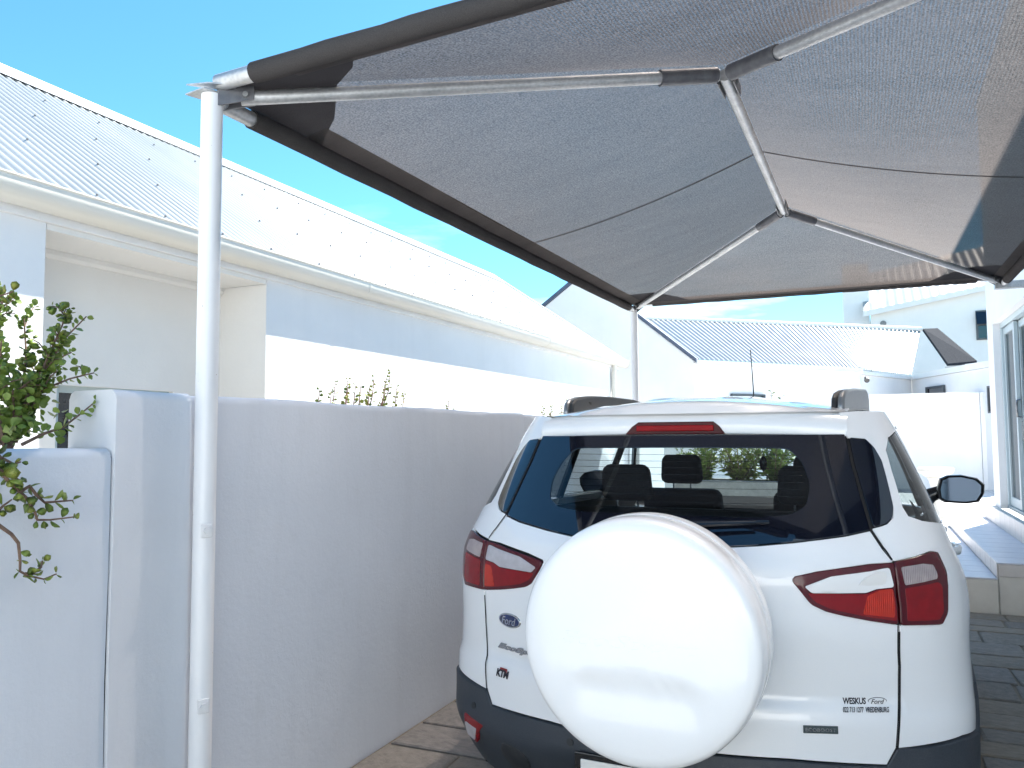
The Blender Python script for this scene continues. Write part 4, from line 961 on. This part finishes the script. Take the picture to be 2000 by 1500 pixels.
        for hx in head:
            yy = y-(zt-zb)*tilt
            pad('headrest', x+hx, yy, .25, .09, zt+.03, zt+.20, tilt*.4, .04)
            MB().tube([(x+hx-.05, yy, zt-.03), (x+hx-.05, yy, zt+.06)], .006, 6).build('headrest_post', 'chrome_dull', t); MB().tube([(x+hx+.05, yy, zt-.03), (x+hx+.05, yy, zt+.06)], .006, 6).build('headrest_post', 'chrome_dull', t)
    seat(0, 1.02, 1.20, .55, 1.16, .28, (-.40, .40)); seat(-.37, 2.02, .50, .52, 1.18, .22, (0,)); seat(.37, 2.02, .50, .52, 1.18, .22, (0,))
    # dashboard, steering wheel, mirror, hanging ornament
    MB().prism([(-.74, 2.55, .75), (-.74, 2.55, 1.02), (-.74, 2.70, 1.08), (-.74, 3.05, 1.05), (-.74, 3.05, .75)], (1.48, 0, 0)).build('dashboard', 'interior_plastic', A, bevel=.03)
    st = MB(); n = 28
    ctr = Vector((.36, 2.44, 1.0)); ax = Vector((0, -.85, .52)).normalized(); u_ = Vector((1, 0, 0)); v_ = ax.cross(u_)
    st.tube([ctr+(u_*math.cos(2*math.pi*k/n)+v_*math.sin(2*math.pi*k/n))*.18 for k in range(n+1)], .016, 8, False).tube([ctr-u_*.17, ctr-ax*.03, ctr+u_*.17], .02, 8).tube([ctr-ax*.03, ctr-ax*.30], .03, 8)
    st.build('steering_wheel', 'car_trim', A, True)
    MB().box(-.12, .12, 2.50, 2.53, 1.435, 1.505).build('rear_view_mirror', 'car_black', A, bevel=.012)
    MB().tube([(.0, 2.515, 1.44), (.01, 2.515, 1.40), (.012, 2.515, 1.355)], .0015, 5).build('ornament_cord', 'car_black', A)
    bm = bmesh.new(); bmesh.ops.create_uvsphere(bm, u_segments=16, v_segments=10, radius=1)
    for v in bm.verts: v.co = Vector((v.co.x*.024+.012, v.co.y*.006+2.515, v.co.z*.048+1.308))
    me = bpy.data.meshes.new('ornament'); bm.to_mesh(me); bm.free(); me.materials.append(M['car_black']); link('ornament', me, A)
def thing_part(name, parent):
    o = bpy.data.objects.new(name, None); COL.objects.link(o); o.parent = parent; o.empty_display_size = .1; return o
car()

# ================================================================= BUILDINGS BEYOND
def beyond():
    # gabled house turned away from the drive, with parapet gable
    h = thing('house', 'white gabled house with dark barge boards and sunlit corrugated roof behind the carport', 'house')
    MB().prism([(-3.1, 16, .0), (-9, 16, 0), (-9, 16, 2.42), (-5.44, 16, 4.935), (-3.1, 16, 2.98)], (0, .28, 0)).build('gable_wall', 'plaster_house', h)
    for a, b in (((-9.1, 2.36), (-5.44, 4.945)), ((-5.44, 4.945), (-3.04, 2.94))):
        MB().prism([(a[0], 15.95, a[1]), (b[0], 15.95, b[1]), (b[0], 15.95, b[1]+.085), (a[0], 15.95, a[1]+.085)], (0, .38, 0)).build('barge_board', 'barge_dark', h)
    C, E2, D1 = Vector((-3.1, 16.05, 2.99)), Vector((-.036, 20.035, 3.0)), Vector((1.166, 22.812, 3.0))
    def wallseg(name, p, q, z0, z1, mat='plaster_house', th=.25, par=h):
        d = (q-p); d.z = 0; d.normalize(); n = Vector((-d.y, d.x, 0))*th
        return MB().prism([(p.x, p.y, z0), (q.x, q.y, z0), (q.x+n.x, q.y+n.y, z0), (p.x+n.x, p.y+n.y, z0)], (0, 0, z1-z0)).build(name, mat, par)
    wallseg('wall', C+Vector((.0, .02, 0)), E2, 0, 2.93)
    wallseg('wall', E2+Vector((.004, .006, 0)), D1, 0, 2.86)
    wallseg('eave_cornice', C+Vector((.05, -.02, 0)), E2+Vector((.06, -.04, 0)), 2.935, 3.0, 'ridge_white', .35)
    wallseg('eave_cornice', E2+Vector((.07, -.02, 0)), D1+Vector((.05, -.02, 0)), 2.865, 2.94, 'ridge_white', .35)
    Ra, Rb = Vector((-5.081, 19.39, 4.4)), Vector((1.555, 25.0, 4.4))
    # corrugated sheets follow the barge: ruled surface between eave and ridge
    b = MB(); n = 1500; vs = []; fs = []
    for i in range(n+1):
        t = i/n
        lo = C.lerp(E2, t/.62) if t < .62 else E2.lerp(D1, (t-.62)/.38); hi = Ra.lerp(Rb, t)
        w = .022*math.sin(t*2*math.pi*62)
        for k in range(4): vs.append(lo.lerp(hi, k/3)+Vector((0, 0, w+.02)))
    for i in range(n):
        for k in range(3): q = i*4+k; fs.append((q, q+4, q+5, q+1))
    rf = b.add(vs, fs).build('roof', 'roof_sheet_grey', h, True)
    MB().tube([Ra+Vector((0, 0, .03)), Rb+Vector((0, 0, .03))], .07, 8).build('ridge_cap', 'ridge_white', rf, True)
    # hipped end in dark slate, and the wing towards us
    MB().prism([(1.6, 24.98, 4.38), (1.981, 25.2, 4.40), (2.362, 20.44, 3.05), (1.822, 20.9, 3.05)], (.02, .02, .06)).build('hip_roof', 'slate_roof', h)
    w1, w2 = Vector((1.166, 22.80, 0)), Vector((2.55, 18.87, 0))
    wallseg('wing_wall', w1, w2, 0, 2.86, th=.25)
    wallseg('wing_fascia', w1+Vector((-.05, -.02, 0)), w2+Vector((-.05, -.02, 0)), 2.865, 3.0, 'ridge_white', .35)
    wallseg('wing_roof', Vector((1.8, 21.2, 0)), Vector((2.9, 19.4, 0)), 3.01, 3.06, 'roof_sheet', .8)
    # small top-hung windows
    def wind(px, py, dx, dy, w, z0, z1):
        d = Vector((dx, dy, 0)).normalized(); nn = Vector((d.y, -d.x, 0)); p = Vector((px, py, 0)); o = nn*.012
        f = MB()
        for a0, a1, zz0, zz1 in ((0, w, z1-.04, z1), (0, w, z0, z0+.04), (0, .04, z0+.04, z1-.04), (w-.04, w, z0+.04, z1-.04)):
            f.prism([p+o+d*a0+Vector((0, 0, zz0)), p+o+d*a1+Vector((0, 0, zz0)), p+o+d*a1+Vector((0, 0, zz1)), p+o+d*a0+Vector((0, 0, zz1))], nn*.05)
        fo = f.build('window', 'window_frame_dark', h)
        MB().prism([p+o+d*.04+Vector((0, 0, z0+.04)), p+o+d*(w-.04)+Vector((0, 0, z0+.04)), p+o+d*(w-.04)+Vector((0, 0, z1-.04)), p+o+d*.04+Vector((0, 0, z1-.04))], nn*.01).build('pane', 'glass_frit', fo)
    dv = (w2-w1).normalized()
    q1 = w1.lerp(w2, .22); wind(q1.x, q1.y, dv.x, dv.y, .95, 2.02, 2.62)
    q1 = w1.lerp(w2, .92); wind(q1.x, q1.y, dv.x, dv.y, .30, 1.9, 2.47)
    d = (E2-C).normalized(); q1 = C.lerp(E2, .19); wind(q1.x, q1.y, d.x, d.y, .95, 1.45, 2.335)
    # security lamp
    l = thing('wall_lamp', 'small black lamp fixed to the white wall above the boundary wall', 'lamp', (.05, 20.0, 2.72))
    MB().tube([(0, .0, 0), (.03, -.14, .03)], .018, 8).build('arm', 'car_black', l); MB().tube([(.03, -.13, .05), (.05, -.24, -.02)], [.045, .06], 10).build('lamp_head', 'car_black', l)
    # double-storey block and tower
    e = thing('apartment_house', 'tall pale double-storey house with sloping sheet roof rising behind the far roofs', 'house')
    MB().prism([(.34, 30, 0), (9, 30, 0), (9, 30, 7.1), (.34, 30, 5.64)], (0, 6, 0)).build('wall', 'plaster_house', e)
    b = MB(); n = 420; vs = []; fs = []
    for i in range(n+1):
        t = i/n; x = .1+9*t; z = 5.62+.1687*(x-.34); w = .006*math.sin(t*2*math.pi*34)
        vs += [(x, 29.75, z+w+.05), (x, 33.5, z+w+2.1)]
    for i in range(n): fs.append((2*i, 2*i+2, 2*i+3, 2*i+1))
    rr = b.add(vs, fs).build('roof', 'roof_sheet_grey', e, True)
    MB().prism([(.1, 29.70, 5.52), (9.1, 29.70, 7.04), (9.1, 29.70, 7.21), (.1, 29.70, 5.70)], (0, .05, 0)).build('fascia', 'ridge_white', rr)
    MB().tube([(.725, 29.995, 5.28), (.725, 29.96, 5.28)], .10, 16).build('vent', 'screw_grey', e)
    fr = MB().box(3.50, 3.56, 29.94, 29.995, 4.55, 5.52).box(4.2, 4.26, 29.94, 29.995, 4.55, 5.52).box(3.56, 4.2, 29.94, 29.995, 5.46, 5.52).box(3.56, 4.2, 29.94, 29.995, 4.55, 4.61).box(3.56, 4.2, 29.94, 29.995, 5.03, 5.08)
    wo = fr.build('window', 'window_frame_dark', e); MB().box(3.56, 4.2, 29.97, 29.98, 4.61, 5.03).build('pane', 'glass_frit', wo)
    MB().prism([(3.5, 29.95, 5.50), (4.2, 29.95, 5.50), (4.2, 29.70, 5.05), (3.5, 29.70, 5.05)], (0, .02, .03)).build('open_sash', 'glass_frit', wo)
    box('tower', 'plaster_house', (-.56, .32, 30.8, 33, 0, 7.6), None, .02)
    tag(bpy.data.objects['tower'], 'plain pale square tower left of the tall double-storey house', 'tower')
    # boundary wall at the end of the patio
    bw = thing('boundary_wall', 'smooth white boundary wall across the far end of the patio', 'wall')
    MB().box(.12, 2.272, 19.4, 19.62, -.04, 2.36).build('wall_panel', 'plaster_house', bw, bevel=.012)
    MB().box(2.280, 9, 19.4, 19.62, -.04, 2.36).build('wall_panel', 'plaster_house', bw, bevel=.012)
    MB().box(2.2, 2.35, 19.43, 19.59, 0, 2.33).build('joint_core', 'grout', bw)
    # bird bath
    bb = thing('bird_bath', 'weathered pale concrete bird bath standing on the sunlit patio', 'bird bath', (.93, 13.0, .281))
    MB().lathe([(0, 0), (.17, 0), (.17, .05), (.13, .07), (.10, .10), (.075, .2), (.07, .4), (.09, .52), (.12, .57), (0, .57)], (0, 0, 0), 'Z', 24).build('pedestal', 'concrete', bb, True)
    MB().lathe([(0, .575), (.12, .575), (.20, .63), (.237, .66), (.24, .70), (.225, .715), (.17, .69), (0, .66)], (0, 0, 0), 'Z', 32).build('bowl', 'concrete', bb, True)
beyond()

# ================================================================= PLANTS
def leaf_mesh(name, mat, round_=True):
    n = 8; vs = []; fs = []
    prof = [(.0, .0), (.22, .20), (.38, .5), (.36, .78), (.0, 1.0), (-.36, .78), (-.38, .5), (-.22, .20)] if round_ else [(0, 0), (.10, .22), (.17, .5), (.10, .8), (0, 1), (-.10, .8), (-.17, .5), (-.10, .22)]
    th = .07 if round_ else .015
    for x, y in prof: vs.append((x, y, -abs(x)*.25))
    vs += [(0, .55, th), (0, .55, -th)]
    for k in range(n): fs += [(k, (k+1) % n, 8), ((k+1) % n, k, 9)]
    me = bpy.data.meshes.new(name); me.from_pydata(vs, [], fs); me.polygons.foreach_set('use_smooth', [True]*len(fs)); me.materials.append(M[mat]); me.update(); return me
def resample(pts, step):
    out = []; 
    for a, b in zip(pts[:-1], pts[1:]):
        a, b = Vector(a), Vector(b); n = max(1, int((b-a).length/step)); out += [a.lerp(b, k/n) for k in range(n)]
    out.append(Vector(pts[-1])); return out
class Foliage:
    def __init__(s, rr, parent, me, mat, cap): s.rr = rr; s.parent = parent; s.me = me; s.mat = mat; s.cap = cap; s.n = 0; s.rest = MB()
    def put(s, p, d, size):
        rr = s.rr; d = Vector(d)
        if d.length < 1e-5: d = Vector((0, 0, 1))
        d.normalize(); z = Vector((rr.gauss(0, 1), rr.gauss(0, 1), rr.gauss(.6, 1))); x = d.cross(z)
        if x.length < 1e-4: x = d.orthogonal()
        x.normalize(); z = x.cross(d); m = Matrix((x, d, z)).transposed().to_4x4()
        m = Matrix.Translation(p) @ m @ Matrix.Scale(size, 4)
        if s.n < s.cap:
            o = link('leaf', s.me, s.parent); o.matrix_local = m; s.n += 1
        else: s.rest.add([m @ v.co for v in s.me.vertices], [tuple(f.vertices) for f in s.me.polygons])
    def done(s):
        if s.rest.v: s.rest.build('foliage', s.mat, s.parent, True, kind='stuff')
def sprig(fo, st, pts, r0, r1, size, step=.017, bare=.0, rr=None, red=None, dens=2):
    pts = [Vector(p) for p in pts]
    # smooth a little
    q = resample(pts, .02); n = len(q)
    rs = [r0+(r1-r0)*i/max(1, n-1) for i in range(n)]
    st.tube(q, rs, 6)
    w = resample(pts, step); m = len(w)
    for i, p in enumerate(w):
        if i/m < bare: continue
        d = (w[min(i+1, m-1)]-w[max(i-1, 0)]).normalized()
        for k in range(dens):
            if rr.random() < .12: continue
            o = Vector((rr.gauss(0, 1), rr.gauss(0, 1), rr.gauss(0, 1))); o = (o-d*o.dot(d)).normalized()
            fo.put(p+o*.003, o*.9+d*.5, size*rr.uniform(.6, 1.25)*(1-.45*(i/m)**3))
def plants():
    rr = random.Random(3)
    me = leaf_mesh('leaf', 'leaf_spek')
    p = thing('succulent_bush', 'bushy green jade-leaved plant spilling over the low wall at left edge', 'plant', (-2.45, 1.55, 0)); 
    p.location = (0, 0, 0)
    fo = Foliage(rr, p, me, 'leaf_spek', 290); st = MB()
    hang = [[(1.346, 1.438), (1.382, 1.407), (1.419, 1.37), (1.451, 1.338), (1.478, 1.294), (1.497, 1.271), (1.537, 1.267), (1.591, 1.271)], [(1.438, 1.351), (1.462, 1.368), (1.476, 1.343), (1.515, 1.318), (1.589, 1.319)],
            [(1.352, 1.3), (1.387, 1.268), (1.412, 1.242), (1.431, 1.216), (1.439, 1.168), (1.443, 1.138), (1.465, 1.123), (1.51, 1.106), (1.542, 1.116)], [(1.465, 1.126), (1.483, 1.125), (1.499, 1.141), (1.505, 1.158)], [(1.345, 1.467), (1.381, 1.448), (1.417, 1.43), (1.441, 1.435)],
            [(1.36, 1.425), (1.40, 1.40), (1.43, 1.385)], [(1.36, 1.29), (1.385, 1.32), (1.41, 1.335)]]
    for k, h in enumerate(hang):
        pts = [(-2.12+rr.uniform(-.01, .02), y, z) for y, z in h]
        sprig(fo, st, pts, .006, .002, .036 if k not in (2, 3) else .030, .020, .0 if k != 2 else .35, rr, dens=2)
    # links from the hanging branches back over the wall
    for y, z in ((1.346, 1.438), (1.352, 1.3), (1.345, 1.467)):
        st.tube([(-2.12, y, z), (-2.15, y-.06, z+.07), (-2.18, y-.10, 1.50), (-2.32, y-.06, 1.505), (-2.44, 1.45, 1.46), (-2.47, 1.5, 1.2)], [.006, .007, .008, .009, .010, .011], 6)
    up = [[(1.602, 1.474), (1.639, 1.624), (1.679, 1.723), (1.702, 1.81), (1.736, 1.921)], [(1.609, 1.487), (1.645, 1.665), (1.655, 1.77), (1.648, 1.881)], [(1.615, 1.501), (1.686, 1.717), (1.735, 1.828), (1.779, 1.898)], [(1.623, 1.487), (1.687, 1.682), (1.753, 1.757), (1.815, 1.788)],
          [(1.602, 1.474), (1.681, 1.653), (1.755, 1.693), (1.817, 1.715)], [(1.553, 1.727), (1.587, 1.716), (1.565, 1.775), (1.55, 1.814)], [(1.524, 1.791), (1.548, 1.86), (1.587, 1.913), (1.628, 1.94)], [(1.589, 1.474), (1.53, 1.619), (1.511, 1.789)], [(1.602, 1.474), (1.598, 1.595), (1.575, 1.675)],
          [(1.60, 1.48), (1.66, 1.58), (1.70, 1.62)], [(1.58, 1.48), (1.55, 1.56), (1.50, 1.62)], [(1.62, 1.60), (1.66, 1.66), (1.72, 1.68)], [(1.57, 1.50), (1.63, 1.55), (1.67, 1.57)], [(1.60, 1.60), (1.56, 1.66), (1.53, 1.68)]]
    for h in up:
        x0 = -2.42; x1 = -2.40+rr.uniform(-.10, .08); n = len(h)
        pts = [(x0+(x1-x0)*i/(n-1), y, z) for i, (y, z) in enumerate(h)]
        sprig(fo, st, pts, .007, .0022, .031, .015, .10, rr, dens=3)
        for k in range(4):     # side shoots
            i = rr.randint(1, n-1); b = Vector(pts[i]).lerp(Vector(pts[i-1]), rr.random()); d = Vector((rr.uniform(-.07, .07), rr.uniform(-.07, .07), rr.uniform(.0, .08)))
            sprig(fo, st, [b, b+d*.6+Vector((0, 0, .01)), b+d], .003, .0015, .028, .015, 0, rr, dens=3)
    arm = [(1.548, 1.481), (1.615, 1.513), (1.679, 1.534), (1.746, 1.583), (1.792, 1.62)]
    sprig(fo, st, [(-2.28, y, z) for y, z in arm], .0055, .002, .030, .016, .25, rr, dens=3)
    for y, z in ((1.58, 1.5), (1.53, 1.49), (1.62, 1.5)):      # lower leaves crowding the coping
        for k in range(16): fo.put(Vector((-2.40+rr.uniform(-.08, .14), y+rr.uniform(-.07, .09), z+rr.uniform(-.01, .12))), (rr.gauss(0, 1), rr.gauss(0, 1), rr.gauss(.3, 1)), rr.uniform(.024, .036))
    st.tube([(-2.48, 1.52, -.04), (-2.46, 1.55, .8), (-2.44, 1.58, 1.3), (-2.42, 1.605, 1.48)], [.03, .025, .018, .012], 8)
    st.build('stems', 'stem', p, True); fo.done()
    ym = leaf_mesh('leaf', 'leaf_sunlit'); fy = Foliage(rr, p, ym, 'leaf_sunlit', 10); sy_ = MB()
    sprig(fy, sy_, [(-2.42, 1.49, 1.85), (-2.40, 1.521, 1.90), (-2.40, 1.545, 1.934), (-2.40, 1.585, 1.955)], .004, .002, .034, .022, .3, rr, dens=2)
    sy_.build('stems', 'stem_red', p, True); fy.done()
    # tips of shrubs showing over the wall
    yl = leaf_mesh('leaf', 'leaf_shrub')
    def tipbush(label, tips, base):
        t = thing('garden_shrub', label, 'shrub', group='shrub tips showing over the white wall')
        f = Foliage(rr, t, yl, 'leaf_shrub', 120); s_ = MB()
        for (y, z) in tips:
            x = -2.62+rr.uniform(-.05, .05); b0 = Vector((x-.05, base[0]+(y-base[0])*.5, base[1]))
            sprig(f, s_, [b0, (x, y-.02, z-.12), (x, y, z)], .006, .0015, .028, .017, .25, rr, dens=2)
        s_.tube([(-2.68, base[0], -.04), (-2.67, base[0], base[1]+.02)], [.03, .012], 7)
        s_.build('stems', 'stem_red', t, True); f.done()
    tipbush('long row of upright shrub shoots over the wall right of the near post', [(3.428, 1.751), (3.48, 1.74), (3.539, 1.799), (3.60, 1.77), (3.657, 1.82), (3.72, 1.79), (3.782, 1.813), (3.84, 1.80), (3.912, 1.851), (3.98, 1.82), (4.05, 1.891), (4.08, 1.86), (4.11, 1.80), (4.167, 1.773)], (3.75, 1.45))
    tipbush('two tiny bare shoots showing over the wall middle', [(4.87, 1.753), (4.986, 1.703)], (4.9, 1.45))
    tipbush('yellowish shrub tip over the wall beside the car roof rail', [(6.632, 1.752), (6.7, 1.70), (6.78, 1.73), (6.894, 1.784), (6.95, 1.74), (7.075, 1.829), (7.02, 1.78)], (6.8, 1.45))
    # planter with shrubs in front of the car
    pl = thing('planter', 'low grey concrete planter wall seen through the car windscreen', 'planter', (-1.4, 11.05, .281))
    MB().box(-1.0, .75, -.30, -.18, 0, .60).box(-1.0, .75, .18, .30, 0, .60).box(-1.0, -.88, -.18, .18, 0, .60).box(.63, .75, -.18, .18, 0, .60).build('wall', 'planter_grey', pl, bevel=.015)
    MB().box(-.88, .63, -.18, .18, .02, .54).build('soil', 'soil', pl)
    sl = leaf_mesh('leaf', 'leaf_shrub', False)
    for i, (x, hgt, lab) in enumerate(((-2.05, 1.50, 'leftmost of three leafy shrubs in the grey planter beyond the car'), (-1.55, 1.60, 'middle of three leafy shrubs in the grey planter beyond the car'), (-1.10, 1.55, 'rightmost of three shrubs in the grey planter, one shoot above the car roof'))):
        t = thing('planter_shrub', lab, 'shrub', (x, 11.05, .82), group='shrubs in the grey planter'); f = Foliage(rr, t, sl, 'leaf_shrub', 150); s_ = MB()
        for k in range(26):
            a = rr.uniform(0, 6.28); r_ = rr.uniform(.10, .46); zt = rr.uniform(.25, 1)*(hgt-.80)
            if i == 2 and k < 3: zt, r_ = 1.24-.07*k, .05+.05*k
            sprig(f, s_, [(0, 0, 0), (r_*.5*math.cos(a), r_*.4*math.sin(a), zt*.55), (r_*math.cos(a), r_*.7*math.sin(a), zt)], .008, .002, .10, .032, .10, rr, dens=3)
        s_.build('stems', 'stem', t, True); f.done()
plants()
